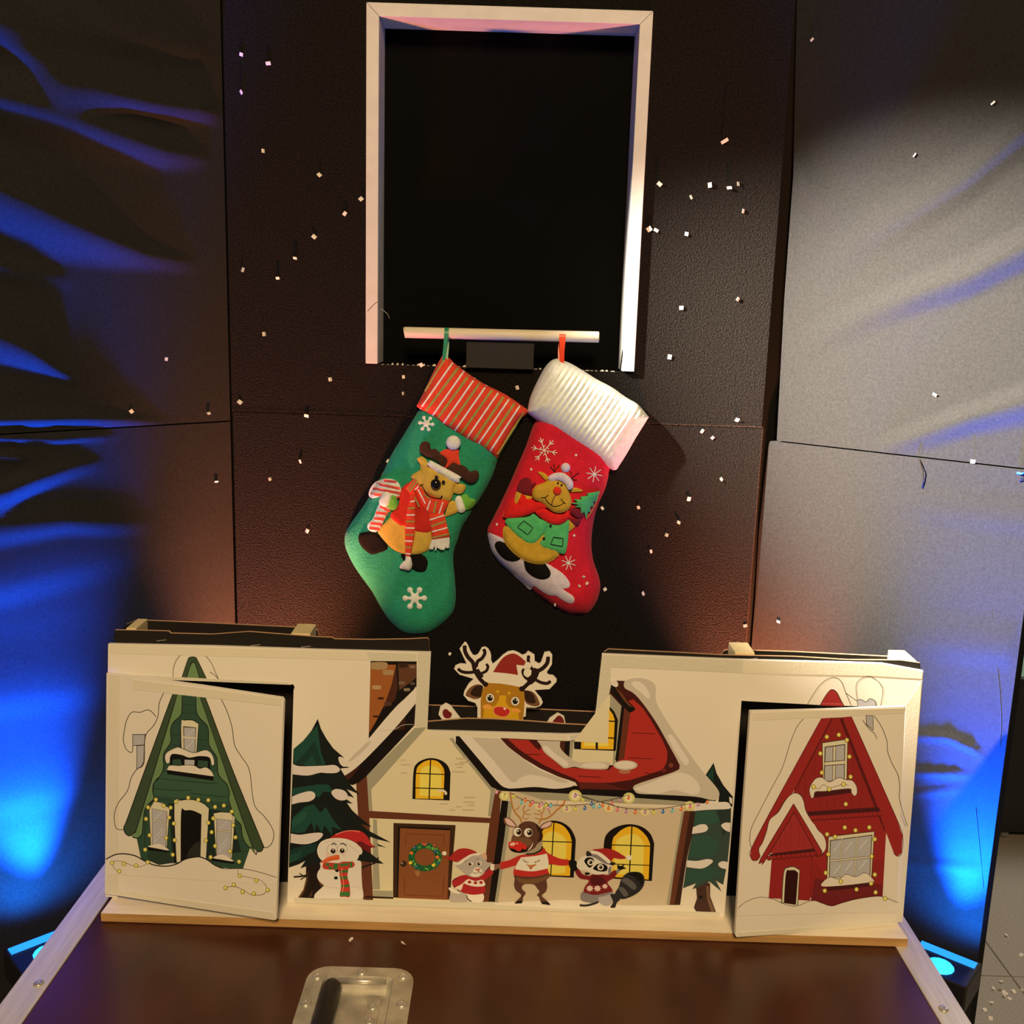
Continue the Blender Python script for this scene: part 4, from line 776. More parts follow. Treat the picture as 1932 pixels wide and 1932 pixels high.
thread([(1932, 902, 0.005), (1926, 900, 0.004), (1928, 905, 0.003), (1923, 908, 0.0012)], 0.0009, d_line, 'black hooked cord end at the outer seam of the right cloth wing')
seam_m = mat('seam_thread', (0.022, 0.023, 0.025), 0.8, 0.2)
for pts in ([(1871, 1158), (1875, 1231), (1883, 1271), (1889, 1352), (1887, 1409)], [(1841, 1526), (1847, 1587), (1855, 1676)]):
    b = MB(); b.tube([pR.at(x, y, 0.0002) for x, y in cat(pts, 4, False)], 0.0005, seam_m, 6); b.build('seam', wr)
# ================================================================ prints on the box
CA = crop(180, 1150, .19669); CB = crop(180, 1450, .19669); CC = crop(540, 1200, .17598); CE = crop(1100, 1200, .17598); CG = crop(1380, 1200, .19669); CH = crop(1380, 1480, .19669)
CI = crop(540, 1480, .12422); CJ = crop(680, 1500, .14493); CK = crop(920, 1470, .12937); CL = crop(1060, 1480, .17598); CW = crop(860, 1370, .17598)
P0 = paper; LN = ink(24, 16, 10); LB = ink(62, 42, 22); GRY = ink(165, 145, 118); CRM = ink(200, 172, 118); BLK = ink(8, 5, 4)
YEL = ink(222, 180, 62); YEL2 = ink(240, 214, 120); OLV = ink(128, 104, 28)
GD, GM, GL, GDK = ink(54, 62, 32), ink(44, 62, 38), ink(98, 112, 58), ink(24, 36, 22)
def bulbs(A, pts, r=15):
    for x, y in pts: A.ell(x, y, r * 1.45, r * 1.5, OLV); A.ell(x, y, r, r * 1.15, YEL); A.ell(x - r * .2, y - r * .2, r * .45, r * .5, YEL2, 0, 10)
def mix(*segs):
    o = []
    for C_, pts in segs: o += C_(*pts)
    return o
def rawblob(A, px, M, n=4): A.raw(cat(px, n), M)
def rawline(A, px, w, M):
    c = A.C; A.C = ID; A.stroke(px, w, M); A.C = c
# ---- green house: tip on the board, rest on the left door
A = Art(pb, 0.0010, CA)
A.stroke([(745, 650), (750, 560), (780, 480), (835, 420), (900, 390), (960, 390), (1040, 430), (1110, 510), (1150, 600), (1180, 668)], 5, LN)
A.blob([(826, 652), (826, 652), (880, 490), (905, 455), (960, 455), (985, 490), (1068, 662), (1068, 662)], LN); A.blob([(832, 650), (832, 650), (884, 494), (908, 461), (957, 461), (980, 494), (1060, 660), (1060, 660)], GD)
A.blob([(872, 652), (872, 652), (900, 555), (930, 500), (962, 520), (1004, 660), (1004, 660)], LN); A.blob([(880, 652), (880, 652), (906, 560), (932, 512), (956, 526), (996, 660), (996, 660)], GL)
A.stroke([(1095, 598), (1140, 625), (1180, 668)], 5, LN); A.build('printed_gable_tip', board)
A = Art(pdl, 0.0010, CA)
A.C = CA
A.stroke([(580, 1030), (550, 990), (500, 962), (430, 985), (350, 985), (300, 1060), (280, 1150), (268, 1250), (290, 1330), (330, 1368), (355, 1360), (358, 1300)], 6, LN)
A.poly([(355, 1195), (482, 1195), (472, 1302), (355, 1308)], LB); A.poly([(361, 1202), (474, 1202), (466, 1296), (361, 1302)], GRY); A.poly([(394, 1305), (472, 1300), (467, 1465), (440, 1512), (394, 1530)], LB); A.poly([(400, 1310), (466, 1304), (461, 1462), (436, 1506), (400, 1524)], GRY)
rawline(A, mix((CA, [(655, 800), (612, 900), (600, 1020), (560, 1110), (490, 1190), (472, 1280), (467, 1460), (440, 1510), (400, 1530), (350, 1600), (325, 1678)]), (CB, [(325, 170), (290, 240), (220, 330), (182, 440), (190, 550), (220, 585), (272, 585)])), 1.2, LN)
rawline(A, mix((CA, [(1200, 850), (1260, 970), (1310, 1130), (1335, 1300), (1400, 1410), (1470, 1520), (1495, 1660)]), (CB, [(1500, 200), (1530, 360), (1620, 460), (1690, 560), (1712, 640), (1690, 720), (1650, 755), (1610, 758)])), 1.2, LN)
A.raw(mix((CA, [(785, 815), (1000, 830)]), (CB, [(1240, 0), (1285, 140), (1505, 760), (1480, 770), (1412, 970), (440, 880), (396, 670), (560, 0)])), GM)
A.C = CB
A.poly([(760, 0), (1240, 40), (1290, 230), (1290, 330), (560, 260), (570, 140), (640, 40)], ink(52, 72, 42)); A.poly([(700, 330), (1300, 420), (1400, 800), (1060, 860), (740, 860)], GDK)
A.C = CA
for l in (((835, 910), (955, 912)), ((830, 990), (970, 998)), ((735, 1095), (825, 1085)), ((990, 1095), (1075, 1105)), ((725, 1195), (815, 1205)), ((985, 1245), (1080, 1252)), ((735, 1298), (830, 1300)), ((980, 1305), (1090, 1312)), ((620, 1622), (900, 1650), (1180, 1672))): A.stroke(l, 5, ink(18, 30, 16))
A.C = CB
for l in (((555, 190), (800, 210), (920, 205)), ((900, 235), (1100, 260), (1270, 272)), ((560, 290), (750, 305)), ((470, 540), (520, 545)), ((470, 690), (520, 660)), ((1320, 530), (1390, 535)), ((1330, 700), (1420, 690)), ((1330, 790), (1460, 800))): A.stroke(l, 5, ink(16, 28, 14))
tl = mix((CA, [(832, 825), (830, 960), (815, 1020), (750, 1080), (722, 1150), (725, 1260), (695, 1320), (660, 1370), (650, 1430), (655, 1500), (640, 1560), (590, 1640)]), (CB, [(600, 90), (557, 150), (550, 220), (560, 290), (500, 350), (470, 410), (455, 560), (445, 630), (400, 668), (350, 652)]))
rawblob(A, tl + mix((CB, [(400, 560), (570, 0)]), (CA, [(785, 815)])), GL, 3); rawline(A, tl, 1.6, LN)
tr = mix((CA, [(965, 835), (968, 970), (1000, 1040), (1060, 1100), (1085, 1160), (1085, 1270), (1105, 1330), (1160, 1410), (1170, 1480), (1175, 1560)]), (CB, [(1200, 90), (1260, 150), (1285, 230), (1280, 300), (1310, 400), (1340, 480), (1395, 540), (1405, 620), (1430, 700), (1480, 757), (1512, 757)]))
rawblob(A, tr + mix((CB, [(1240, 0)]), (CA, [(1000, 830)])), GL, 3); rawline(A, tr, 1.6, LN)
bl = mix((CA, [(740, 812), (785, 815)]), (CB, [(570, 0), (400, 560), (380, 605), (345, 640), (310, 642), (277, 605), (275, 550), (300, 500), (480, 0)]))
A.raw(bl, GD); rawline(A, bl[:1] + list(reversed(bl[2:])) + [], 1.6, LN); rawline(A, bl[1:3] + bl[3:5], 1.6, LN)
br = mix((CA, [(1000, 830), (1055, 845)]), (CB, [(1310, 0), (1590, 690), (1610, 745), (1595, 790), (1550, 797), (1510, 760), (1240, 0)]))
A.raw(br, GD); rawline(A, br[1:], 1.6, LN); rawline(A, [br[0], br[-1]], 1.6, LN)
A.raw(mix((CA, [(742, 805), (790, 812), (785, 760), (768, 735)])), P0)
A.C = CA
A.blob([(815, 1385), (815, 1385), (818, 1078), (850, 1058), (900, 1055), (945, 1060), (994, 1095), (994, 1095), (972, 1400), (972, 1400)], LN); A.blob([(828, 1380), (828, 1380), (824, 1085), (852, 1066), (900, 1063), (940, 1068), (988, 1098), (988, 1098), (966, 1400), (966, 1400)], CRM)
A.poly([(842, 1118), (966, 1132), (954, 1500), (850, 1495)], LB); A.poly([(850, 1130), (960, 1138), (948, 1500), (856, 1495)], GRY); A.poly([(845, 1218), (962, 1228), (961, 1240), (846, 1232)], CRM); A.stroke([(890, 1210), (945, 1145)], 8, ink(190, 170, 140)); A.stroke([(870, 1330), (945, 1250)], 10, ink(190, 170, 140))
A.poly([(720, 1385), (1095, 1415), (1102, 1530), (960, 1520), (720, 1500)], BLK); A.poly([(740, 1440), (815, 1435), (832, 1500), (740, 1490)], GM); A.poly([(985, 1445), (1080, 1455), (1078, 1520), (980, 1510)], GM); A.poly([(855, 1440), (950, 1445), (948, 1500), (856, 1495)], GRY)
for M, e in ((LN, 6), (P0, 0)):
    A.blob([(668 - e, 1420), (690, 1370 - e), (780, 1325 - e), (830, 1335 - e), (900, 1365 - e), (960, 1375 - e), (1050, 1350 - e), (1100, 1370 - e), (1130 + e, 1420), (1138 + e, 1480), (1118, 1492 + e), (1095, 1420 + e), (1000, 1405 + e), (900, 1420 + e), (830, 1395 + e), (740, 1385 + e), (715 + e, 1420), (710 + e, 1465), (685, 1474 + e)], M)
A.poly([(684, 1530), (1132, 1592), (1132, 1642), (690, 1578)], BLK)
for M, e in ((LN, 5), (P0, 0)): A.blob([(690 - e, 1530), (715, 1497 - e), (800, 1500 - e), (880, 1493 - e), (950, 1500 - e), (1000, 1527 - e), (1060, 1515 - e), (1110, 1550 - e), (1130 + e, 1590), (1122, 1598 + e), (900, 1568 + e), (700, 1540 + e)], M)
A.C = CB
A.blob([(752, 905), (752, 905), (750, 340), (820, 300), (930, 294), (1035, 328), (1095, 380), (1095, 380), (1066, 862), (1066, 862)], LN); A.blob([(780, 900), (780, 900), (758, 345), (822, 308), (930, 302), (1030, 335), (1088, 384), (1088, 384), (1060, 860), (1060, 860)], CRM)
A.blob([(818, 890), (818, 890), (822, 420), (860, 402), (930, 402), (1018, 440), (1018, 440), (1008, 855), (1008, 855)], BLK); A.blob([(870, 880), (870, 880), (900, 780), (1000, 700), (1004, 855), (1004, 855)], ink(38, 32, 22))
for fr_, pn, br_ in (([(560, 314), (645, 326), (716, 385), (686, 756), (530, 744), (514, 390)], [(545, 385), (684, 412), (672, 748), (548, 730)], ((545, 496), (680, 514))), ([(1130, 428), (1200, 416), (1294, 422), (1341, 465), (1310, 866), (1156, 836)], [(1165, 482), (1306, 500), (1295, 858), (1165, 835)], ((1165, 592), (1300, 606)))):
    A.poly(fr_, LB); cx = sum(p[0] for p in fr_) / 6; cy = sum(p[1] for p in fr_) / 6; A.poly([(cx + (x - cx) * .95, cy + (y - cy) * .975) for x, y in fr_], CRM); A.poly([(cx + (x - cx) * 1.06, cy + 8 + (y - cy - 8) * 1.03) for x, y in pn], LB); A.poly(pn, GRY)
    (x0, y0), (x1, y1) = br_; A.stroke([(x0, y0), (x1, y1)], 26, LB, False); A.stroke([(x0, y0), (x1, y1)], 16, CRM, False)
    for k in (-60, 110, 150): A.stroke([(x0 + 20, y0 + k + 60), (x0 + 100, y0 + k - 30)], 10, ink(190, 170, 140), False)
A.poly([(500, 755), (705, 785), (712, 806), (510, 788)], BLK); A.blob([(505, 748), (560, 730), (610, 724), (660, 745), (704, 786), (600, 768)], P0); A.poly([(500, 800), (690, 806), (740, 850), (735, 905), (610, 925), (505, 880)], ink(36, 46, 28)); A.poly([(1118, 862), (1328, 890), (1335, 915), (1110, 886)], BLK); A.blob([(1130, 858), (1180, 830), (1240, 830), (1325, 890), (1200, 872)], P0)
sn = [(98, 872), (180, 830), (270, 818), (380, 837), (460, 880), (560, 925), (680, 937), (780, 915), (860, 870), (950, 850), (1010, 850), (1080, 880), (1150, 930), (1230, 960), (1410, 962), (1560, 990), (1742, 1046)]
A.raw(cat(CB(*sn), 4, False) + CB((1738, 1120), (100, 1010)), P0); A.stroke(sn[:14], 11, LN); A.stroke(sn[12:], 6, LB)
A.stroke([(210, 985), (170, 940), (165, 905), (200, 885), (270, 895), (350, 930), (430, 942), (480, 918), (502, 898)], 4, LB); A.stroke([(1365, 970), (1385, 1025), (1540, 1058), (1610, 1090), (1642, 1150), (1620, 1200), (1550, 1215), (1480, 1205), (1410, 1160), (1330, 1130), (1245, 1140)], 4, LB)
A.stroke([(475, 780), (480, 480), (510, 360), (580, 300), (660, 355), (722, 372), (755, 330), (890, 282), (1085, 300), (1148, 366), (1235, 352), (1308, 412), (1322, 545), (1345, 660)], 3, LN)
bulbs(A, [(580, 298), (505, 372), (655, 357), (722, 375), (485, 483), (708, 470), (752, 527), (520, 640), (678, 665), (760, 687), (477, 778), (742, 827), (772, 318), (890, 280), (987, 300), (1083, 303), (1148, 368), (1232, 355), (1308, 413), (1130, 478), (1083, 520), (1320, 545), (1115, 610), (1060, 690), (1343, 660), (1148, 743), (1290, 795), (1105, 850), (1378, 893), (160, 905), (272, 915), (390, 930), (502, 898), (228, 985), (1385, 1028), (1542, 1073), (1652, 1165), (1520, 1200), (1412, 1183), (1327, 1115), (1247, 1143)], 14)
A.build('printed_green_house', doorL)

# ---- red house: tip on the board, rest on the right door
RD, RM, RDK, RLN = ink(140, 30, 22), ink(132, 28, 20), ink(66, 16, 14), ink(84, 16, 12)
A = Art(pb, 0.0010, CG)
A.stroke([(722, 668), (780, 570), (850, 470), (930, 410), (1010, 402), (1060, 450), (1090, 530), (1150, 668)], 5, LB); A.stroke([(1095, 545), (1150, 585), (1208, 626)], 5, LN)
A.blob([(846, 668), (846, 668), (890, 588), (940, 522), (975, 512), (1012, 538), (1048, 608), (1086, 678), (1086, 678)], LN); A.blob([(854, 666), (854, 666), (894, 592), (942, 530), (974, 520), (1006, 544), (1042, 612), (1076, 674), (1076, 674)], RD); A.poly([(868, 640), (1062, 645), (1068, 660), (862, 654)], ink(160, 55, 40))
A.poly([(1210, 610), (1250, 612), (1290, 630), (1330, 600), (1380, 625), (1390, 686), (1210, 682)], GRY); A.stroke([(1210, 612), (1250, 612), (1290, 632), (1330, 602), (1378, 626), (1388, 686)], 6, LN)
A.stroke([(1212, 680), (1205, 590), (1195, 500), (1210, 440), (1260, 402), (1330, 390), (1400, 430), (1445, 490), (1452, 550), (1440, 620), (1428, 686)], 5, LB); A.build('printed_gable_tip', board)
A = Art(pdr, 0.0010, CG)
rawline(A, mix((CG, [(690, 795), (630, 870), (570, 1010), (490, 1260), (390, 1450), (250, 1720)]), (CH, [(192, 420), (175, 530), (192, 612)])), 1.0, LB)
rawline(A, mix((CG, [(1370, 765), (1440, 870), (1490, 1000), (1500, 1110), (1540, 1220), (1600, 1340), (1615, 1460), (1610, 1550), (1652, 1715)]), (CH, [(1690, 400)])), 1.0, LN)
A.poly([(1290, 762), (1362, 762), (1362, 912), (1292, 850)], LB); A.poly([(1295, 766), (1357, 766), (1357, 902), (1297, 844)], GRY); A.stroke([(1258, 805), (1290, 852), (1330, 900), (1375, 940), (1395, 990)], 5, LB)
A.raw(mix((CG, [(955, 785), (1070, 780), (1425, 1655)]), (CH, [(1485, 440), (1450, 1080), (360, 1090), (388, 690), (480, 300)]), (CG, [(600, 1490)])), RM)
A.C = CH
A.poly([(770, 350), (1440, 310), (1480, 450), (1470, 700), (930, 900), (780, 700)], ink(140, 30, 22)); A.poly([(800, 900), (1450, 960), (1448, 1080), (960, 1170), (760, 1120)], ink(104, 24, 20))
A.C = CG
for l in (((960, 800), (962, 930)), ((1025, 850), (1015, 940)), ((800, 1130), (795, 1340)), ((705, 1310), (708, 1560)), ((650, 1420), (640, 1500)), ((1165, 1110), (1170, 1380)), ((1250, 1290), (1255, 1520)), ((1310, 1400), (1312, 1500)), ((850, 1555), (848, 1650)), ((920, 1545), (915, 1650)), ((990, 1540), (985, 1640)), ((1060, 1535), (1055, 1640)), ((1150, 1540), (1155, 1630)), ((1230, 1530), (1235, 1625))): A.stroke(l, 4, RLN)
for px, w in ((mix((CG, [(960, 785), (598, 1480)])), 3), (mix((CG, [(1065, 780), (1425, 1650)]), (CH, [(1484, 440)])), 3)): A.raw([px[0], px[-1], (px[-1][0] + w, px[-1][1]), (px[0][0] + w, px[0][1])] if len(px) == 2 else px + [(px[2][0] - 4, px[2][1]), (px[0][0] - 5, px[0][1] + 4)], RLN)
bl = mix((CG, [(865, 788), (960, 785), (590, 1500)]), (CH, [(500, 280), (330, 560), (275, 690), (245, 728), (205, 727), (182, 685), (190, 620), (350, 306)])); A.raw(bl, RD); rawline(A, [bl[0], bl[-1], bl[-2], bl[-3], bl[-4], bl[-5], bl[-6]], 1.2, RLN)
br = mix((CG, [(1065, 780), (1150, 770), (1570, 1720)]), (CH, [(1642, 490), (1632, 660), (1592, 687), (1560, 662), (1480, 450), (1370, 130)])); A.raw(br, RD); rawline(A, br[1:7], 1.2, RLN)
A.raw(mix((CG, [(850, 790), (1150, 772), (1145, 745), (905, 755)])), P0)
A.C = CG
A.poly([(866, 1020), (1120, 984), (1110, 1375), (876, 1404)], LB); A.poly([(874, 1028), (1113, 993), (1103, 1372), (882, 1400)], CRM); A.poly([(894, 1062), (1092, 1036), (1086, 1374), (886, 1396)], LB); A.poly([(904, 1070), (1084, 1046), (1078, 1372), (894, 1392)], GRY); A.poly([(972, 1056), (1003, 1052), (998, 1390), (968, 1395)], LB); A.poly([(978, 1060), (998, 1058), (992, 1390), (973, 1395)], CRM); A.poly([(895, 1206), (1086, 1188), (1086, 1234), (893, 1246)], LB); A.poly([(895, 1213), (1086, 1195), (1086, 1227), (893, 1239)], CRM)
A.poly([(785, 1500), (1150, 1464), (1158, 1504), (780, 1552)], RDK)
for M, e in ((LB, 6), (P0, 0)): A.blob([(750 - e, 1485), (765 - e, 1430), (810, 1370 - e), (870, 1360 - e), (940, 1402 - e), (1030, 1360 - e), (1090, 1380 - e), (1160, 1390 - e), (1200 + e, 1450), (1202 + e, 1510), (1180, 1532 + e), (1152, 1500 + e), (1130, 1462 + e), (900, 1487 + e), (805, 1492 + e), (788 + e, 1540), (768, 1552 + e)], M)
A.stroke([(790, 1450), (840, 1465), (880, 1425), (940, 1455), (1010, 1440), (1075, 1420), (1125, 1435)], 4, LB)
A.C = CH
A.poly([(722, 262), (1412, 218), (1432, 258), (728, 302)], RDK)
for i in range(16): t = i / 15; A.ell(765 + 655 * t, 330 - 45 * t, 25, 24, RLN); A.ell(765 + 655 * t, 325 - 45 * t, 22, 20, RD)
A.poly([(388, 700), (770, 685), (752, 1115), (358, 1090)], ink(136, 28, 22)); A.stroke([(770, 690), (752, 1110)], 5, RLN); A.poly([(600, 265), (800, 620), (370, 660)], ink(146, 36, 28))
for l in (((520, 430), (515, 590)), ((570, 350), (568, 600)), ((655, 400), (650, 580)), ((470, 520), (465, 600)), ((700, 470), (705, 570))): A.stroke(l, 4, RLN)
A.poly([(365, 668), (800, 612), (805, 642), (372, 694)], RDK)
for i in range(11): t = i / 10; A.ell(362 + 460 * t, 708 - 38 * t, 23, 22, RLN); A.ell(362 + 460 * t, 703 - 38 * t, 20, 18, RD)
for M, e in ((LB, 6), (P0, 0)): A.blob([(280, 690), (265 - e, 620), (300 - e, 560), (340 - e, 450), (370 - e, 340), (450 - e, 270 - e), (510 - e, 170 - e), (560, 110 - e), (610, 85 - e), (660 + e, 105 - e), (690 + e, 160), (710 + e, 250), (760 + e, 340), (800 + e, 390), (830 + e, 440), (880 + e, 490), (906 + e, 560), (900 + e, 625), (868, 662 + e), (868, 662), (740, 430), (596, 190), (596, 190), (440, 440), (292, 700)], M)
A.blob([(596, 180), (596, 180), (735, 410), (872, 642), (872, 642), (852, 692), (828, 690), (828, 690), (602, 270), (602, 270), (322, 738), (296, 748), (278, 712)], RLN, 3); A.blob([(596, 196), (596, 196), (732, 418), (864, 644), (864, 644), (848, 682), (832, 682), (832, 682), (602, 252), (602, 252), (320, 728), (298, 738), (286, 712)], RD, 3)
A.blob([(478, 1134), (478, 1134), (498, 840), (545, 792), (600, 786), (660, 818), (660, 818), (640, 1158), (640, 1158)], LB); A.blob([(486, 1132), (486, 1132), (505, 845), (548, 800), (600, 794), (653, 824), (653, 824), (633, 1156), (633, 1156)], CRM); A.blob([(503, 1136), (503, 1136), (523, 850), (560, 824), (610, 824), (641, 850), (641, 850), (618, 1155), (618, 1155)], ink(44, 8, 6))
A.poly([(926, 496), (1376, 446), (1346, 905), (910, 914)], LB); A.poly([(933, 504), (1369, 454), (1340, 900), (918, 908)], CRM); A.poly([(945, 535), (1352, 482), (1330, 880), (935, 895)], LB); A.poly([(953, 542), (1344, 491), (1323, 875), (943, 890)], GRY)
for a, c, w in (((1060, 520), (1040, 900), 22), ((1202, 505), (1182, 890), 22), ((945, 735), (1335, 695), 34)): A.stroke([a, c], w, LB, False); A.stroke([a, c], w * .62, CRM, False)
for x, y in ((980, 640), (1090, 640), (1230, 620), (980, 860), (1090, 830), (1230, 810)): A.stroke([(x, y), (x + 70, y - 90)], 14, ink(190, 172, 142), False)
A.poly([(920, 985), (1350, 935), (1360, 972), (928, 1022)], RDK)
for M, e in ((LB, 5), (P0, 0)): A.blob([(875 - e, 978), (885 - e, 930), (950, 890 - e), (1030, 910 - e), (1100, 865 - e), (1190, 887 - e), (1270, 850 - e), (1320, 870 - e), (1368 + e, 930), (1330, 938 + e), (1100, 966 + e)], M)
sn = [(60, 1192), (130, 1130), (230, 1090), (310, 1082), (400, 1100), (490, 1140), (580, 1166), (650, 1160), (730, 1125), (800, 1115), (870, 1140), (960, 1166), (1050, 1140), (1200, 1100), (1390, 1073), (1470, 1085), (1600, 1136)]
A.raw(cat(CH(*sn), 4, False) + CH((1590, 1220), (65, 1260)), P0); A.stroke(sn, 5, LN)
A.C = CG; bulbs(A, [(915, 967), (1030, 948), (1108, 998), (853, 1127), (1132, 1157), (868, 1310), (1143, 1350), (790, 1447), (938, 1470), (1075, 1422), (1097, 1612)], 15)
A.C = CH; bulbs(A, [(918, 478), (995, 503), (1087, 413), (1190, 440), (1322, 412), (1375, 525), (930, 670), (1345, 690), (905, 848), (1375, 865), (895, 1020), (1050, 932), (1200, 1007), (1340, 950), (1383, 1035), (1475, 1095)], 15)
A.build('printed_red_house', doorR)

# ---- middle picture: the cottage
BR, BRD, SH, WL, WL2 = ink(92, 42, 20), ink(40, 14, 8), ink(148, 128, 88), ink(203, 172, 116), ink(190, 155, 106)
ORG, YLW, BK2, RED, MRN = ink(232, 152, 22), ink(216, 178, 62), ink(14, 5, 4), ink(158, 36, 22), ink(62, 14, 8)
A = Art(pb, 0.0008, CC)
A.poly([(905, 268), (1398, 268), (1398, 545), (1200, 740), (884, 1108)], BK2); A.poly([(905, 305), (1178, 308), (1130, 520), (1060, 720), (960, 920), (888, 1040)], ink(142, 72, 24)); A.poly([(1178, 308), (1195, 560), (1165, 690), (1040, 780), (1130, 520)], ink(66, 28, 14)); A.poly([(1198, 300), (1396, 300), (1392, 450), (1300, 520), (1213, 582)], ink(86, 46, 22)); A.poly([(1198, 290), (1310, 290), (1300, 335), (1215, 345)], ink(48, 24, 10))
def brick_(cx, cy, w, h, M): A.blob([(cx - w, cy - h), (cx - w, cy - h), (cx + w * .7, cy - h), (cx + w, cy), (cx + w * .7, cy + h), (cx - w * .8, cy + h), (cx - w, cy + h * .2)], M)
for q in ((1000, 318, 88, 38, ink(150, 110, 62)), (1095, 390, 58, 26, ink(150, 110, 62)), (970, 550, 48, 20, ink(162, 118, 68)), (1015, 668, 32, 12, ink(56, 24, 10)), (962, 862, 32, 11, ink(60, 26, 12)), (1090, 728, 40, 18, ink(78, 44, 24)), (1240, 503, 34, 15, ink(108, 76, 48)), (1295, 575, 34, 15, ink(126, 98, 66)), (1355, 510, 26, 14, ink(78, 56, 38)), (1355, 330, 30, 14, ink(122, 86, 52))): brick_(*q)
A.build('printed_chimney', board)
A = Art(pb, 0.0014, CC)
A.raw([(692, 1464), (784, 1373), (806, 1376), (846, 1389), (925, 1491), (922, 1560), (912, 1702), (703, 1700)], WL)
A.poly([(862, 1500), (1378, 985), (1505, 980), (912, 1645), (925, 1878), (880, 1872)], SH); A.raw(CC((1735, 1075), (1782, 1075)) + CW((0, 175), (425, 680), (392, 965), (345, 965), (372, 692), (0, 232)), SH)
A.raw([(704, 1545), (711, 1546), (717, 1678), (703, 1678)], SH)
A.C = CW
for x, y, w in ((60, 350, 60), (95, 388, 55), (40, 408, 50), (40, 440, 30), (30, 490, 70), (145, 765, 60), (140, 815, 60), (165, 848, 40), (30, 865, 30), (130, 900, 60)): A.poly([(x - w, y - 9), (x + w, y - 7), (x + w, y + 9), (x - w, y + 7)], ink(176, 148, 98))
A.C = CC
for x, y, w in ((1280, 1380, 50), (1260, 1470, 35), (1250, 1330, 30), (1690, 1800, 45), (1780, 1865, 30)): A.poly([(x - w, y - 8), (x + w, y - 8), (x + w, y + 8), (x - w, y + 8)], ink(182, 152, 102))
A.C = ID
A.raw([(672, 1480), (692, 1463), (697, 1545), (704, 1700), (685, 1697)], BR); A.C = CJ; A.poly([(98, 205), (1712, 300), (1702, 366), (102, 300)], BR)
A.raw(CW((425, 690), (500, 700), (482, 800), (475, 960)) + CJ((1830, 0), (1810, 365), (1690, 1390), (1588, 1390), (1640, 700), (1680, 370)), BR); A.poly([(1838, 70), (1932, 80), (1880, 700), (1800, 1396), (1668, 1388), (1760, 700)], BK2)
A.poly([(165, 1240), (420, 1250), (416, 1330), (165, 1316)], SH); A.poly([(60, 1312), (430, 1330), (430, 1352), (60, 1340)], BRD)
A.poly([(430, 364), (1240, 392), (1215, 700), (1165, 1362), (424, 1334)], ink(54, 28, 10)); A.poly([(488, 408), (1170, 436), (1168, 460), (512, 432), (490, 1338), (470, 1338)], BK2)
A.poly([(518, 430), (1168, 460), (1150, 900), (1132, 1366), (490, 1340)], ink(124, 64, 26)); 
for l in (((595, 505), (1095, 522), (1080, 650)), ((595, 505), (590, 650)), ((575, 1060), (570, 1300), (1070, 1320), (1090, 1060))):
    A.stroke([q for p in l for q in (p, p)], 7, ink(84, 40, 14))
A.ell(560, 895, 46, 42, ink(52, 32, 14)); A.ell(538, 885, 16, 15, ink(140, 104, 66)); A.poly([(700, 990), (770, 985), (770, 1050), (735, 1058)], ink(150, 92, 46))
A.build('printed_cottage', board)
A = Art(pb, 0.0028, CJ); rnd = random.Random(3)
for i in range(40):
    a = 2 * math.pi * i / 40; A.ell(840 + 176 * math.cos(a), 808 + 148 * math.sin(a), 44, 40, (ink(22, 66, 30), ink(30, 88, 34))[i % 2], 0, 8)
for i in range(44):
    a = rnd.uniform(0, 6.28); r = rnd.uniform(.86, 1.12); A.ell(840 + 178 * r * math.cos(a), 808 + 150 * r * math.sin(a), rnd.uniform(10, 22), rnd.uniform(9, 18), rnd.choice([ink(92, 132, 36), ink(70, 120, 44), ink(14, 44, 24), ink(112, 150, 40)]), rnd.uniform(0, 90), 7)
for x, y, M in ((663, 754, ink(206, 84, 24)), (1003, 810, ink(206, 84, 24)), (652, 882, ink(218, 168, 30)), (952, 914, ink(218, 168, 30)), (708, 686, ink(20, 62, 84)), (975, 728, ink(20, 62, 84)), (730, 936, ink(20, 76, 74)), (1015, 880, ink(20, 76, 74)), (965, 660, ink(150, 50, 30))): A.ell(x, y, 24, 21, M); A.ell(x - 6, y - 6, 6, 5, ink(226, 190, 130), 0, 7)
A.blob([(800, 645), (812, 618), (832, 632), (852, 618), (866, 650), (835, 655)], ink(196, 70, 50)); A.build('printed_wreath', board)
def arch_win(A, outer, inner, light, bars):
    A.blob(outer, BK2, 5); A.blob(inner, ORG, 5); A.blob(light, YLW, 5)
    for a, c, w in bars: A.stroke([a, c], w, BK2, False)
    return A
A = Art(pb, 0.0028, CC)
arch_win(A, [(1352, 1747), (1352, 1747), (1364, 1455), (1398, 1370), (1470, 1325), (1560, 1308), (1662, 1333), (1732, 1390), (1762, 1465), (1762, 1465), (1752, 1763), (1752, 1763)], [(1386, 1742), (1386, 1742), (1394, 1455), (1440, 1372), (1530, 1330), (1622, 1345), (1682, 1410), (1697, 1472), (1697, 1472), (1685, 1748), (1685, 1748)], [(1428, 1712), (1428, 1712), (1438, 1460), (1480, 1405), (1550, 1390), (1625, 1410), (1668, 1470), (1668, 1470), (1660, 1720), (1660, 1720)], [((1548, 1325), (1532, 1750), 22), ((1386, 1472), (1700, 1484), 18), ((1384, 1628), (1696, 1638), 18)])
A.blob([(1620, 1652), (1680, 1645), (1720, 1672), (1722, 1700), (1700, 1700), (1690, 1672), (1640, 1665)], P0); A.build('printed_window', board)
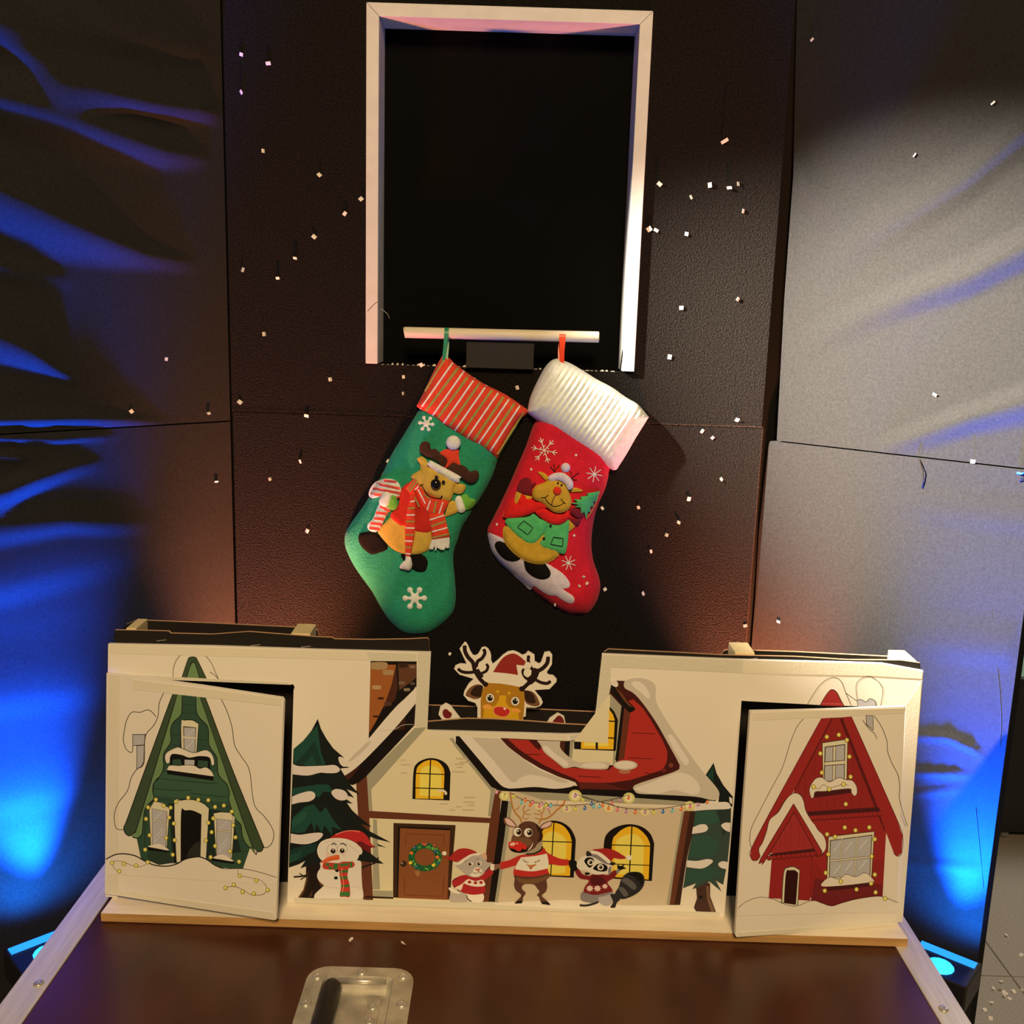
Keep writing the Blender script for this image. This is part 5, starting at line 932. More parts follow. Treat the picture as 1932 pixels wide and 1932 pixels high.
# ---- right wing of the cottage
A = Art(pb, 0.0020, CK)
A.raw(CK((305, 320), (250, 800), (105, 1790)) + CL((350, 1290), (1152, 1300), (1230, 700), (1320, 285), (1420, 190)) + CW((1800, 755), (600, 695)), WL2)
A.raw(CK((312, 320), (362, 335), (305, 800), (150, 1790), (105, 1790), (250, 800)), SH); A.raw(CW((600, 690), (1200, 715), (1800, 740)) + CL((1425, 175), (1420, 240), (700, 205), (60, 175), (-200, 165)), SH); A.raw(CL((-180, 170), (60, 180), (700, 205), (1420, 230), (1418, 262), (700, 235), (-150, 200)), ink(206, 172, 122))
A.raw(CL((1285, 290), (1312, 290), (1230, 760), (1152, 1292), (1120, 1290), (1210, 760)), SH); A.raw(CL((1312, 285), (1415, 285), (1420, 425), (1340, 800), (1262, 1292), (1154, 1292), (1230, 760)), BR); A.raw(CL((1375, 285), (1440, 285), (1420, 430), (1335, 815), (1268, 1292), (1205, 1292), (1300, 760)), ink(52, 24, 12))
A.raw(CK((100, 1802), (300, 1788), (700, 1778), (1100, 1762)) + CL((200, 1245), (420, 1268), (700, 1300), (1260, 1294), (1500, 1300), (1500, 1365), (0, 1335)) + CK((100, 1830)), P0)
A.build('printed_house_wing', board)
A = Art(pb, 0.0030, CW)
A.raw(CW((0, 108), (40, 108), (450, 590), (520, 640), (900, 630), (1300, 640)) + CE((0, 1570), (540, 1600), (1000, 1500), (1400, 1600), (1470, 1700), (1420, 1770), (1330, 1762), (1300, 1795), (1000, 1765), (560, 1735), (0, 1700)) + CW((1000, 712), (600, 700), (470, 692), (380, 650), (0, 182)), BK2)
A.raw(CW((478, 128), (1200, 160)) + CE((180, 1080), (300, 530), (360, 478), (460, 482), (445, 560), (560, 615), (660, 735), (790, 930), (925, 1160), (1035, 1375), (1035, 1425), (960, 1465), (560, 1605), (500, 1655), (0, 1640)) + CW((1340, 690), (1280, 600), (1100, 540), (900, 450), (700, 330), (560, 220)), MRN)
A.raw(CW((560, 140), (780, 150), (920, 215), (1000, 320), (1130, 440), (1640, 470)) + CE((390, 1330), (420, 800), (470, 700), (540, 680), (640, 770), (720, 890), (850, 1110), (905, 1240), (900, 1340), (860, 1430), (700, 1485), (500, 1545), (300, 1572), (0, 1575)) + CW((1330, 605), (1270, 560), (1120, 500), (950, 420), (800, 330), (680, 250)), RED)
A.C = CE
for l, w in (((520, 1038, 770, 1050), 12), ((480, 1305, 745, 1318), 12), ((0, 1505, 200, 1516), 12), ((660, 1470, 780, 1478), 12)): A.stroke([(l[0], l[1]), (l[2], l[3])], w, MRN, False)
A.C = CW; A.stroke([(680, 300), (905, 306)], 14, MRN, False); A.stroke([(1310, 535), (1560, 550)], 12, MRN, False); A.raw(CW((1320, 600), (1600, 610)) + CE((300, 1600), (480, 1650), (0, 1636)) + CW((1340, 690)), ink(84, 24, 14)); A.poly([(780, 150), (870, 155), (915, 215), (900, 260), (850, 225)], ink(60, 14, 8))
A.C = CE; A.ell(942, 1385, 27, 25, ink(110, 46, 26)); A.ell(865, 1440, 28, 24, ink(100, 30, 18))
A.build('printed_roof', board)
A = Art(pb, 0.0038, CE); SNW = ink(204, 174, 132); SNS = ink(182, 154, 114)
A.raw(CW((1120, 160), (1232, 160), (1232, 330), (1125, 245)), ink(70, 28, 12)); A.raw(CW((1170, 160), (1232, 160), (1225, 328), (1165, 290)), BK2); A.raw(CW((1225, 160), (1275, 160), (1262, 345), (1215, 345)), SH)
A.raw(CE((290, 620), (412, 750), (365, 1160), (348, 1385), (0, 1372), (-140, 1330)) + CW((1245, 345), (1268, 160)), WL); A.raw(CE((290, 620), (412, 750), (365, 1160), (350, 1240), (345, 1380), (318, 1380), (345, 900), (290, 760)), SH)
A.raw(CW((1268, 165)) + CE((270, 1150), (285, 755), (335, 810), (375, 900), (352, 1232), (0, 1218)) + CW((1268, 245)), BK2)
A.raw(CW((1345, 170)) + CE((268, 1150), (280, 785), (320, 840), (340, 900), (325, 1216), (0, 1208)) + CW((1342, 242)), ORG); A.raw(CW((1380, 172), (1640, 185), (1630, 215), (1375, 212)), YLW)
A.poly([(135, 1140), (160, 1140), (160, 1212), (135, 1210)], BK2); A.poly([(276, 905), (342, 908), (342, 922), (276, 918)], BK2); A.poly([(268, 1085), (332, 1088), (332, 1102), (268, 1098)], BK2)
A.poly([(412, 760), (445, 760), (380, 1330), (345, 1330)], BK2); A.poly([(445, 780), (510, 800), (440, 1320), (378, 1330)], ink(92, 38, 18))
A.blob([(300, 522), (300, 522), (345, 545), (480, 690), (565, 785), (565, 785), (520, 815), (485, 810), (400, 720), (300, 600), (300, 600)], BK2, 3); A.blob([(345, 548), (400, 590), (470, 690), (520, 750), (500, 755), (430, 680)], ink(96, 44, 18), 3)
A.poly([(362, 478), (455, 482), (440, 560), (400, 600), (345, 545)], ink(56, 22, 8)); A.blob([(300, 480), (330, 470), (360, 480), (378, 525), (350, 548), (300, 520), (300, 520)], SNW)
A.build('printed_dormer', board)
A = Art(pb, 0.0044, CE)
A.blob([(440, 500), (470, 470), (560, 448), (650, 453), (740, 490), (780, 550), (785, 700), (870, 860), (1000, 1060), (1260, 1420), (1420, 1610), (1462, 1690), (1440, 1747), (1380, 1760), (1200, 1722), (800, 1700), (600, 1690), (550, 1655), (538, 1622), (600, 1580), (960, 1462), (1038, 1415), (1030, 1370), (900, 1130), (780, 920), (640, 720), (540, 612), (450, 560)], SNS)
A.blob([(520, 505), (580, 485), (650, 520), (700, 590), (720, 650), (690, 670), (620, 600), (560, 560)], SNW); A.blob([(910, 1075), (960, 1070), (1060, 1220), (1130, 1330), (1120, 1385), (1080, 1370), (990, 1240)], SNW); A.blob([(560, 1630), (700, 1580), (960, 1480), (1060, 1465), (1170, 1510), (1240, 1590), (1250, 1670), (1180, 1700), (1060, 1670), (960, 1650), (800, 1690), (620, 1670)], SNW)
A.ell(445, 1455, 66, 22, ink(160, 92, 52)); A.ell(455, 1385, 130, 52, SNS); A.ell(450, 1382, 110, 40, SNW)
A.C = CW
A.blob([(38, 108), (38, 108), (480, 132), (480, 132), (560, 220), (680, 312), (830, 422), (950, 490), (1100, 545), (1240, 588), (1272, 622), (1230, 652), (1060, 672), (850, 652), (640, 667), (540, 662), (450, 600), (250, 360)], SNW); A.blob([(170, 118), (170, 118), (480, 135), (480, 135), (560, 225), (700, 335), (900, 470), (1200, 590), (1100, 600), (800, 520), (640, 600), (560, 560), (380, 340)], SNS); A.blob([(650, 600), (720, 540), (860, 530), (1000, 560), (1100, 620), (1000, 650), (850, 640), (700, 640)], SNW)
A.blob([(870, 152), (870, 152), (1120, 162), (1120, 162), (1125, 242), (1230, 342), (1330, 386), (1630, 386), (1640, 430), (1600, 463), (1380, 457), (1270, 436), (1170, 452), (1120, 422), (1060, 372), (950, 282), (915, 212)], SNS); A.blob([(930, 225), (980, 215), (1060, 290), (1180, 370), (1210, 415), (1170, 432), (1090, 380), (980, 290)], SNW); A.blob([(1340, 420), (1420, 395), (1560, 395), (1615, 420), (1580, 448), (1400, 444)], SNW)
A.build('printed_roof_snow', board)
A = Art(pb, 0.0034, CC)
A.blob([(640, 1560), (640, 1560), (690, 1592), (742, 1586), (865, 1495), (1375, 955), (1375, 955), (1388, 725), (1388, 725), (1000, 1130), (615, 1500), (615, 1500)], BK2, 2); A.poly([(640, 1560), (615, 1500), (740, 1420), (800, 1390), (690, 1520)], ink(58, 22, 10)); A.poly([(1170, 985), (1280, 870), (1270, 1000), (1130, 1010)], ink(50, 20, 8))
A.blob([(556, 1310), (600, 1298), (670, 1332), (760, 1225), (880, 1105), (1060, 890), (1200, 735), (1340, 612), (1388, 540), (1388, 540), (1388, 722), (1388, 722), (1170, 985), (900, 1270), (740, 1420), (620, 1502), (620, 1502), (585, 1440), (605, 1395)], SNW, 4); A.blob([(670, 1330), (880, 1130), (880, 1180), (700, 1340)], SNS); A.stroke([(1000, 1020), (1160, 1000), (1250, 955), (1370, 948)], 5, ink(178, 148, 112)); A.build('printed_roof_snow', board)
# windows of the wing
A = Art(pb, 0.0030, CK)
arch_win(A, [(700, 1408), (700, 1408), (720, 900), (780, 700), (850, 630), (940, 604), (1080, 628), (1200, 710), (1270, 830), (1287, 900), (1287, 900), (1256, 1438), (1256, 1438)], [(740, 1395), (740, 1395), (760, 900), (810, 740), (880, 660), (970, 636), (1100, 680), (1190, 790), (1228, 910), (1228, 910), (1200, 1412), (1200, 1412)], [(780, 1380), (780, 1380), (800, 920), (850, 800), (940, 760), (1040, 790), (1120, 850), (1150, 930), (1150, 930), (1130, 1370), (1130, 1370)], [((968, 630), (920, 1405), 26), ((760, 905), (1230, 920), 24), ((750, 1240), (1215, 1240), 20)]); A.build('printed_window', board)
A = Art(pb, 0.0030, CL)
arch_win(A, [(445, 800), (445, 800), (455, 600), (500, 512), (600, 450), (730, 426), (860, 455), (950, 530), (991, 632), (991, 632), (966, 1036), (966, 1036), (520, 1008), (520, 1008)], [(532, 990), (532, 990), (540, 622), (590, 532), (660, 475), (745, 450), (830, 480), (910, 560), (947, 642), (947, 642), (930, 1020), (930, 1020)], [(560, 960), (560, 960), (575, 640), (640, 560), (740, 530), (830, 560), (882, 640), (882, 640), (870, 985), (870, 985)], [((752, 448), (722, 1010), 22), ((530, 648), (948, 662), 18), ((530, 852), (940, 868), 16)]); A.build('printed_window', board)
# ---- pine trees
PG, PK, PG2 = ink(22, 56, 36), ink(14, 18, 12), ink(16, 42, 28)
A = Art(pb, 0.0036, CI)
A.poly([(300, 1200), (530, 1200), (482, 1400), (520, 1480), (578, 1527), (480, 1620), (420, 1728), (182, 1718), (260, 1600), (300, 1450)], ink(24, 10, 6)); A.poly([(300, 1440), (340, 1290), (330, 1450), (280, 1620), (225, 1712), (185, 1715), (262, 1600)], ink(78, 42, 16)); A.poly([(400, 1600), (395, 1680), (350, 1718), (335, 1716)], ink(70, 36, 14)); A.poly([(490, 1440), (520, 1480), (575, 1527), (530, 1545), (505, 1500)], ink(96, 52, 20))
A.raw(CC((338, 888), (372, 995), (430, 1100), (505, 1205), (622, 1306), (560, 1300), (600, 1385), (682, 1412), (580, 1420)) + CI((970, 0), (1122, 156), (1000, 102), (918, 72), (1032, 202), (950, 172), (908, 220), (1012, 292), (920, 278), (1000, 392), (1120, 502), (1302, 646), (1130, 602), (1250, 702), (1592, 882), (1380, 832), (1270, 792), (1210, 990), (1482, 1207), (1250, 1182), (1080, 1152), (900, 1160), (700, 1230), (480, 1230), (298, 1246), (214, 1274), (292, 1158), (180, 1216), (40, 1262)) + [(546, 1600)] + CC((78, 1212), (185, 1120), (270, 1015)), PK)
A.poly([(1370, 896), (1520, 958), (1400, 936)], PK)
A.raw(CC((335, 960), (350, 1080), (370, 1240), (420, 1380), (250, 1392), (80, 1366), (78, 1212), (185, 1122), (275, 1020)), PG); A.raw(CC((300, 1120), (330, 1200), (390, 1370), (330, 1390), (280, 1270), (180, 1380), (90, 1362), (200, 1260)), PG2)
A.poly([(90, 60), (480, 0), (640, 0), (720, 120), (560, 110), (500, 200), (330, 110), (90, 170)], PG); A.poly([(100, 500), (300, 330), (420, 300), (520, 430), (600, 340), (700, 520), (850, 700), (690, 640), (700, 780), (580, 620), (540, 740), (460, 600), (430, 720), (380, 570), (280, 720), (200, 740), (75, 720)], PG); A.poly([(80, 560), (240, 420), (330, 420), (260, 560), (90, 660)], ink(30, 66, 42)); A.poly([(60, 1000), (250, 930), (470, 900), (430, 1020), (330, 1060), (250, 1120), (180, 1160), (50, 1170)], PG2); A.poly([(60, 1080), (250, 1000), (200, 1120), (50, 1200)], PG)
for s_ in ([(90, 185), (90, 185), (200, 140), (330, 105), (410, 115), (442, 165), (420, 220), (340, 260), (200, 275), (85, 305), (85, 305)], [(685, 130), (720, 80), (790, 70), (880, 95), (930, 150), (935, 200), (900, 235), (820, 242), (740, 205)], [(70, 745), (70, 745), (200, 765), (350, 745), (480, 732), (552, 745), (545, 790), (480, 850), (350, 900), (220, 907), (64, 885), (64, 885)]): A.blob(s_, ink(200, 170, 134))
A.C = CC; A.blob([(72, 1370), (72, 1370), (150, 1396), (400, 1390), (520, 1384), (577, 1430), (540, 1466), (440, 1470), (360, 1466), (230, 1496), (70, 1482), (70, 1482)], ink(200, 170, 134)); A.blob([(560, 1300), (600, 1300), (660, 1330), (680, 1380), (620, 1402), (575, 1365)], SNW)
A.build('printed_pine_tree', board)
A = Art(pb, 0.0036, CL)
A.poly([(1440, 1110), (1500, 1040), (1590, 1060), (1590, 1200), (1652, 1367), (1440, 1361), (1415, 1322), (1450, 1220)], ink(64, 36, 22)); A.poly([(1545, 1090), (1575, 1090), (1580, 1210), (1640, 1362), (1600, 1362), (1560, 1240)], ink(110, 72, 44)); A.ell(1490, 1208, 20, 18, ink(16, 8, 6))
A.raw(CE((1400, 1360), (1432, 1472), (1505, 1600), (1606, 1722), (1600, 1830), (1450, 1800), (1462, 1690), (1420, 1610), (1312, 1495)), PK); A.raw(CE((1398, 1390), (1400, 1560), (1330, 1500)), ink(18, 50, 30))
A.poly([(1430, 285), (1600, 268), (1815, 252), (1810, 500), (1778, 830), (1730, 1075), (1650, 1030), (1712, 1147), (1585, 1042), (1450, 1105), (1398, 1125), (1440, 1060), (1300, 1112), (1310, 1050), (1345, 800), (1400, 520)], ink(48, 58, 40)); A.poly([(1440, 300), (1640, 280), (1700, 400), (1560, 430), (1420, 440)], ink(42, 68, 44)); A.poly([(1400, 560), (1560, 540), (1700, 620), (1640, 760), (1480, 790), (1370, 780)], ink(44, 66, 44)); A.poly([(1340, 930), (1600, 880), (1720, 960), (1600, 1010), (1450, 1060), (1320, 1050)], ink(42, 64, 44)); A.poly([(1660, 280), (1810, 262), (1805, 400), (1730, 560), (1700, 420)], ink(34, 40, 28))
for s_ in ([(1440, 213), (1440, 213), (1560, 200), (1760, 188), (1808, 230), (1790, 262), (1600, 270), (1440, 282), (1440, 282)], [(1405, 460), (1405, 460), (1480, 430), (1540, 430), (1567, 470), (1530, 510), (1395, 530), (1395, 530)], [(1708, 440), (1750, 410), (1808, 412), (1808, 412), (1804, 512), (1804, 512), (1750, 490)], [(1340, 813), (1340, 813), (1450, 820), (1560, 800), (1617, 815), (1600, 850), (1500, 902), (1338, 886), (1338, 886)], [(1678, 850), (1720, 824), (1777, 832), (1777, 832), (1773, 912), (1773, 912), (1700, 890)], [(1795, 130), (1795, 130), (1826, 150), (1826, 150), (1824, 210), (1824, 210), (1800, 190)]): A.blob(s_, ink(204, 176, 138))
A.build('printed_pine_tree', board)
# ---- light string
A = Art(pb, 0.0052, CW); wire = ink(40, 30, 18)
halo1, halo2 = ink(196, 168, 84), ink(218, 186, 128)
for (C_, x, y, r) in ((CW, 520, 748, 52), (CW, 1280, 748, 66), (CW, 1855, 772, 60), (CL, 1370, 232, 54)):
    q = C_((x, y))[0]; A.C = ID; A.ell(q[0], q[1], r * .176 * 1.08, r * .176, halo1); A.ell(q[0], q[1], r * .176 * .72, r * .176 * .66, halo2)
for (C_, x, y, r) in ((CW, 1190, 890, 50), (CL, 500, 260, 50), (CL, 890, 298, 50), (CW, 890, 862, 44)): q = C_((x, y))[0]; A.ell(q[0], q[1], r * .176, r * .15, ink(206, 176, 104))
A.C = CW; A.stroke([(575, 705), (650, 755), (740, 790), (850, 815), (960, 838), (1080, 848), (1200, 850), (1330, 842), (1470, 828), (1560, 808), (1700, 780), (1840, 740)], 5, wire); A.stroke([(1290, 730), (1370, 755), (1460, 785), (1560, 815), (1700, 845)], 5, wire)
A.C = CL; A.stroke([(240, 140), (420, 188), (560, 228), (700, 255), (860, 265), (1000, 262), (1160, 245), (1300, 220), (1440, 196), (1550, 160)], 5, wire)
colr = {'p': ink(206, 128, 128), 'y': ink(196, 176, 40), 'b': ink(52, 92, 124), 'c': ink(98, 160, 160), 'o': ink(216, 96, 30), 'r': ink(208, 96, 84), 'm': ink(176, 110, 116)}
def bulb(C_, x, y, c, r=17):
    A.C = C_; A.ell(x + 2, y - 20, 9, 10, wire, 0, 8); A.ell(x, y, r, r * 1.2, colr[c], 15, 12); A.ell(x - 4, y - 5, 5, 7, ink(232, 204, 164), 0, 8)
for x, y, c in ((437, 708, 'p'), (522, 752, 'y'), (620, 752, 'y'), (705, 818, 'c'), (745, 795, 'o'), (797, 845, 'o'), (822, 820, 'r'), (893, 860, 'r'), (918, 840, 'p'), (968, 850, 'y'), (988, 876, 'p'), (1018, 852, 'c'), (1280, 748, 'm'), (1362, 790, 'y'), (1188, 890, 'm'), (1283, 888, 'y'), (1383, 880, 'b'), (1455, 835, 'b'), (1480, 862, 'c'), (1540, 862, 'c')): bulb(CW, x, y, c)
for x, y, c in ((437, 222, 'o'), (500, 258, 'o'), (535, 200, 'r'), (597, 272, 'r'), (625, 172, 'm'), (715, 143, 'o'), (690, 290, 'm'), (788, 298, 'o'), (893, 300, 'm'), (985, 300, 'y'), (1085, 292, 'b'), (1185, 280, 'c'), (1282, 264, 'o'), (1375, 242, 'r'), (1465, 216, 'm'), (1560, 190, 'o')): bulb(CL, x, y, c)
A.build('printed_light_string', board)
# ---- snowman
A = Art(pb, 0.0048, CI); SW = ink(206, 177, 136); SWS = ink(180, 150, 112)
for l in (((110, 1405), (260, 1390), (460, 1340)), ((200, 1350), (265, 1390)), ((215, 1445), (300, 1395)), ((1070, 1310), (1200, 1242), (1345, 1190), (1402, 1108)), ((1330, 1190), (1385, 1186))): A.stroke(l, 24, ink(30, 14, 8))
A.blob([(530, 1170), (800, 1150), (1050, 1150), (1135, 1180), (1142, 1300), (1147, 1500), (1172, 1660), (1165, 1736), (1165, 1736), (424, 1736), (424, 1736), (430, 1680), (480, 1620), (575, 1545), (500, 1470), (468, 1390), (490, 1310), (530, 1270)], SW); A.stroke([(575, 1545), (680, 1565), (800, 1575), (830, 1575)], 8, SWS); A.stroke([(980, 1555), (1060, 1555), (1130, 1590)], 8, SWS)
A.blob([(470, 1020), (480, 950), (520, 880), (600, 835), (700, 816), (820, 815), (940, 835), (1050, 885), (1120, 940), (1157, 1010), (1142, 1060), (1110, 1072), (1080, 1142), (1000, 1192), (850, 1196), (700, 1204), (580, 1182), (500, 1110)], SW); A.stroke([(580, 880), (720, 860), (860, 880), (980, 940), (1060, 1000), (1130, 1060)], 7, SWS)
A.blob([(655, 816), (655, 816), (760, 755), (880, 708), (1000, 694), (1130, 708), (1222, 780), (1272, 862), (1310, 920), (1367, 948), (1367, 948), (1280, 966), (1280, 1040), (1215, 1010), (1160, 980), (1050, 880), (930, 830), (800, 812)], ink(170, 32, 26)); A.blob([(1060, 880), (1150, 870), (1250, 930), (1360, 948), (1280, 966), (1280, 1040), (1215, 1010), (1160, 980)], ink(96, 18, 14)); A.stroke([(740, 765), (880, 715), (1000, 702), (1120, 722)], 12, ink(222, 110, 80))
for x, y, r in ((697, 992, 76), (850, 982, 72)): A.ell(x, y, r + 5, r + 8, ink(120, 96, 62)); A.ell(x, y, r, r + 3, SW)
A.ell(712, 1012, 38, 38, ink(28, 8, 8)); A.ell(850, 1006, 37, 37, ink(28, 8, 8)); A.ell(714, 995, 11, 11, ink(226, 196, 156)); A.ell(852, 990, 11, 11, ink(226, 196, 156)); A.stroke([(690, 915), (720, 893), (765, 915)], 15, LN); A.stroke([(820, 905), (870, 900), (915, 935)], 15, LN); A.ell(625, 1070, 34, 26, ink(208, 160, 120)); A.ell(880, 1080, 30, 22, ink(208, 162, 122))
A.blob([(505, 1195), (505, 1195), (620, 1110), (700, 1085), (790, 1068), (810, 1110), (797, 1142), (700, 1157), (600, 1182)], ink(196, 72, 26)); A.stroke([(560, 1165), (680, 1110), (780, 1090)], 12, ink(214, 98, 44))
sg, sr_ = ink(52, 92, 34), ink(176, 44, 28)
A.blob([(556, 1215), (600, 1183), (790, 1195), (860, 1172), (950, 1172), (1010, 1172), (1042, 1215), (1012, 1260), (950, 1272), (860, 1300), (720, 1297), (570, 1282)], sr_); A.blob([(805, 1200), (950, 1180), (945, 1280), (930, 1400), (962, 1520), (968, 1702), (890, 1707), (813, 1697), (835, 1550), (815, 1400)], sr_)
for q in ([(610, 1195), (665, 1195), (640, 1240), (590, 1240)], [(720, 1205), (790, 1200), (780, 1290), (710, 1290)], [(640, 1245), (700, 1250), (690, 1290), (640, 1285)], [(960, 1180), (1000, 1175), (1005, 1255), (965, 1262)], [(815, 1205), (945, 1190), (942, 1235), (812, 1245)], [(812, 1310), (940, 1295), (935, 1335), (815, 1345)], [(818, 1400), (930, 1395), (932, 1440), (820, 1440)], [(832, 1530), (962, 1520), (964, 1560), (832, 1560)], [(818, 1630), (966, 1625), (966, 1702), (815, 1695)]): A.poly(q, sg)
A.stroke([(850, 1260), (840, 1350), (868, 1470), (870, 1560), (850, 1640)], 8, ink(220, 130, 80)); A.blob([(740, 1300), (800, 1295), (790, 1325), (765, 1332)], BLK); A.ell(755, 1420, 30, 24, BLK); A.build('printed_snowman', board)
# ---- cat in red jumper
A = Art(pb, 0.0048, CJ); CG1, CG2, CW1 = ink(168, 142, 110), ink(140, 116, 88), ink(216, 186, 146); HR = ink(158, 32, 24)
A.blob([(1180, 1290), (1290, 1260), (1390, 1280), (1395, 1380), (1250, 1395), (1160, 1380)], CG1); A.blob([(1390, 1270), (1590, 1280), (1590, 1390), (1460, 1395), (1400, 1350)], CW1); A.stroke([(1380, 1300), (1400, 1355), (1450, 1385)], 12, LN)
A.blob([(1195, 1120), (1280, 1060), (1380, 1040), (1480, 1070), (1560, 1060), (1680, 960), (1725, 990), (1720, 1030), (1620, 1110), (1615, 1180), (1628, 1230), (1600, 1280), (1460, 1298), (1330, 1270), (1300, 1240), (1250, 1220), (1210, 1190)], ink(160, 30, 26)); A.blob([(1365, 1120), (1410, 1095), (1500, 1120), (1590, 1105), (1620, 1180), (1480, 1190), (1350, 1150)], CW1)
for x, y in ((1420, 1133), (1497, 1142), (1570, 1138)): A.ell(x, y, 24, 20, HR)
A.stroke([(1210, 1180), (1300, 1265)], 18, LN); A.blob([(1145, 1212), (1185, 1205), (1220, 1235), (1300, 1270), (1270, 1285), (1180, 1255)], CW1); A.stroke([(1200, 1120), (1225, 1095), (1260, 1085)], 10, LN); A.blob([(1310, 1235), (1340, 1160), (1390, 1110), (1300, 1170), (1230, 1210)], ink(216, 176, 128))
A.blob([(1700, 900), (1745, 905), (1760, 940), (1725, 985), (1690, 960)], CW1)
A.blob([(1210, 890), (1300, 870), (1400, 790), (1500, 760), (1600, 790), (1645, 870), (1712, 885), (1650, 960), (1600, 1020), (1540, 1060), (1480, 1072), (1400, 1050), (1320, 990), (1250, 930)], CG1); A.blob([(1570, 800), (1610, 745), (1642, 780), (1642, 850), (1600, 815)], ink(196, 140, 96)); A.blob([(1455, 1010), (1480, 960), (1530, 940), (1580, 975), (1590, 1010), (1540, 1055), (1470, 1062), (1430, 1040)], CW1)
for x, y in ((1430, 895), (1545, 892)): A.ell(x, y, 46, 42, LB); A.ell(x, y, 41, 37, CW1); A.ell(x - 4, y + 2, 22, 24, ink(30, 14, 8)); A.ell(x + 2, y - 6, 7, 7, CW1)
A.blob([(1490, 965), (1540, 958), (1560, 970), (1530, 990)], ink(176, 90, 62)); A.stroke([(1460, 1000), (1490, 1022), (1530, 1005), (1540, 985)], 7, LB); A.stroke([(1540, 990), (1560, 1020), (1580, 1000)], 7, LB); A.stroke([(1350, 870), (1385, 850)], 8, LN); A.stroke([(1505, 835), (1545, 825)], 8, LN)
A.blob([(1060, 780), (1100, 800), (1170, 800), (1220, 740), (1290, 700), (1380, 695), (1470, 720), (1525, 760), (1440, 770), (1330, 830), (1260, 870), (1180, 850), (1110, 815)], HR); A.blob([(1215, 890), (1280, 880), (1360, 815), (1440, 770), (1530, 755), (1560, 765), (1540, 785), (1460, 790), (1380, 840), (1300, 900), (1230, 908)], CW1); A.blob([(1062, 760), (1075, 735), (1110, 735), (1122, 765), (1105, 785), (1075, 780)], CW1); A.build('printed_cat', board)
# ---- reindeer in a jumper
A = Art(pb, 0.0050, CK); B1, B2, B3 = ink(84, 46, 26), ink(44, 20, 12), ink(106, 66, 34); RJ = ink(176, 36, 24); AN = ink(168, 104, 40)
for l, w in (([(325, 190), (345, 300), (370, 420), (420, 510), (470, 560), (495, 630)], 22), ([(465, 390), (440, 430), (405, 445)], 14), ([(550, 380), (520, 430), (530, 500), (505, 560)], 16), ([(620, 440), (570, 460), (540, 480)], 12), ([(630, 515), (570, 510), (545, 495)], 12), ([(600, 565), (550, 580), (510, 560)], 12), ([(1130, 310), (1090, 380), (1000, 460), (930, 530), (850, 575), (780, 590), (745, 650)], 24), ([(1020, 315), (1005, 370)], 14), ([(890, 400), (895, 460), (920, 515)], 14), ([(820, 410), (820, 460), (790, 510), (790, 580)], 16), ([(730, 445), (770, 480), (790, 500)], 12), ([(680, 500), (730, 510), (770, 520)], 12), ([(690, 565), (740, 580), (780, 575)], 12)): A.stroke(l, w, AN)
A.stroke([(1130, 312), (1080, 385), (1000, 465)], 12, ink(200, 92, 34))
A.blob([(235, 580), (270, 555), (340, 580), (400, 640), (430, 700), (380, 702), (290, 680), (245, 640)], B3); A.blob([(255, 590), (285, 572), (340, 600), (385, 650), (410, 690), (360, 685), (290, 660)], ink(206, 154, 122)); A.blob([(750, 715), (790, 660), (860, 620), (920, 610), (942, 640), (920, 690), (850, 720), (790, 730)], B3); A.blob([(775, 710), (810, 665), (870, 632), (920, 622), (930, 645), (905, 680), (840, 708)], ink(206, 154, 122))
A.blob([(580, 1060), (640, 1000), (780, 900), (800, 960), (770, 1020), (700, 1080), (600, 1100), (520, 1090)], ink(152, 122, 82)); A.blob([(345, 900), (360, 830), (420, 760), (450, 680), (520, 625), (620, 615), (710, 650), (770, 720), (805, 820), (780, 900), (720, 950), (690, 1000), (600, 1050), (500, 1070), (400, 1050), (340, 1000)], B1); A.blob([(700, 650), (770, 715), (806, 820), (780, 905), (730, 900), (760, 820), (730, 740)], B2); A.blob([(355, 850), (420, 830), (520, 850), (600, 860), (640, 900), (600, 980), (420, 960), (350, 920)], B3)
for x, y in ((436, 772), (592, 780)): A.ell(x, y, 70, 72, B2); A.ell(x, y, 62, 65, ink(222, 192, 146)); A.ell(x + 20, y, 38, 42, ink(70, 36, 16)); A.ell(x + 20, y, 26, 30, BLK); A.ell(x + 8, y - 14, 12, 12, ink(228, 200, 160))
A.stroke([(465, 680), (500, 680)], 14, B2); A.stroke([(590, 690), (640, 695)], 14, B2)
A.blob([(310, 960), (330, 1030), (390, 1065), (480, 1075), (570, 1050), (580, 1000), (440, 1000)], BLK); A.blob([(302, 950), (320, 915), (400, 905), (480, 915), (560, 970), (570, 1010), (540, 1030), (510, 1010), (480, 1045), (440, 1050), (390, 1020), (330, 1005)], ink(190, 34, 20)); A.ell(365, 948, 42, 24, ink(232, 160, 116), -12); A.ell(430, 938, 12, 12, ink(232, 170, 126)); A.blob([(660, 915), (655, 970), (620, 1020), (580, 1045), (600, 1020), (640, 970)], ink(222, 196, 152))
A.blob([(180, 1220), (320, 1180), (470, 1110), (600, 1100), (720, 1080), (810, 1000), (860, 1060), (940, 1110), (1060, 1160), (1190, 1180), (1190, 1250), (1050, 1260), (890, 1240), (880, 1330), (900, 1400), (780, 1420), (500, 1420), (385, 1400), (385, 1310), (420, 1260), (300, 1290), (185, 1310)], RJ); A.stroke([(560, 1095), (680, 1085), (780, 1030), (800, 980)], 24, ink(24, 40, 20))
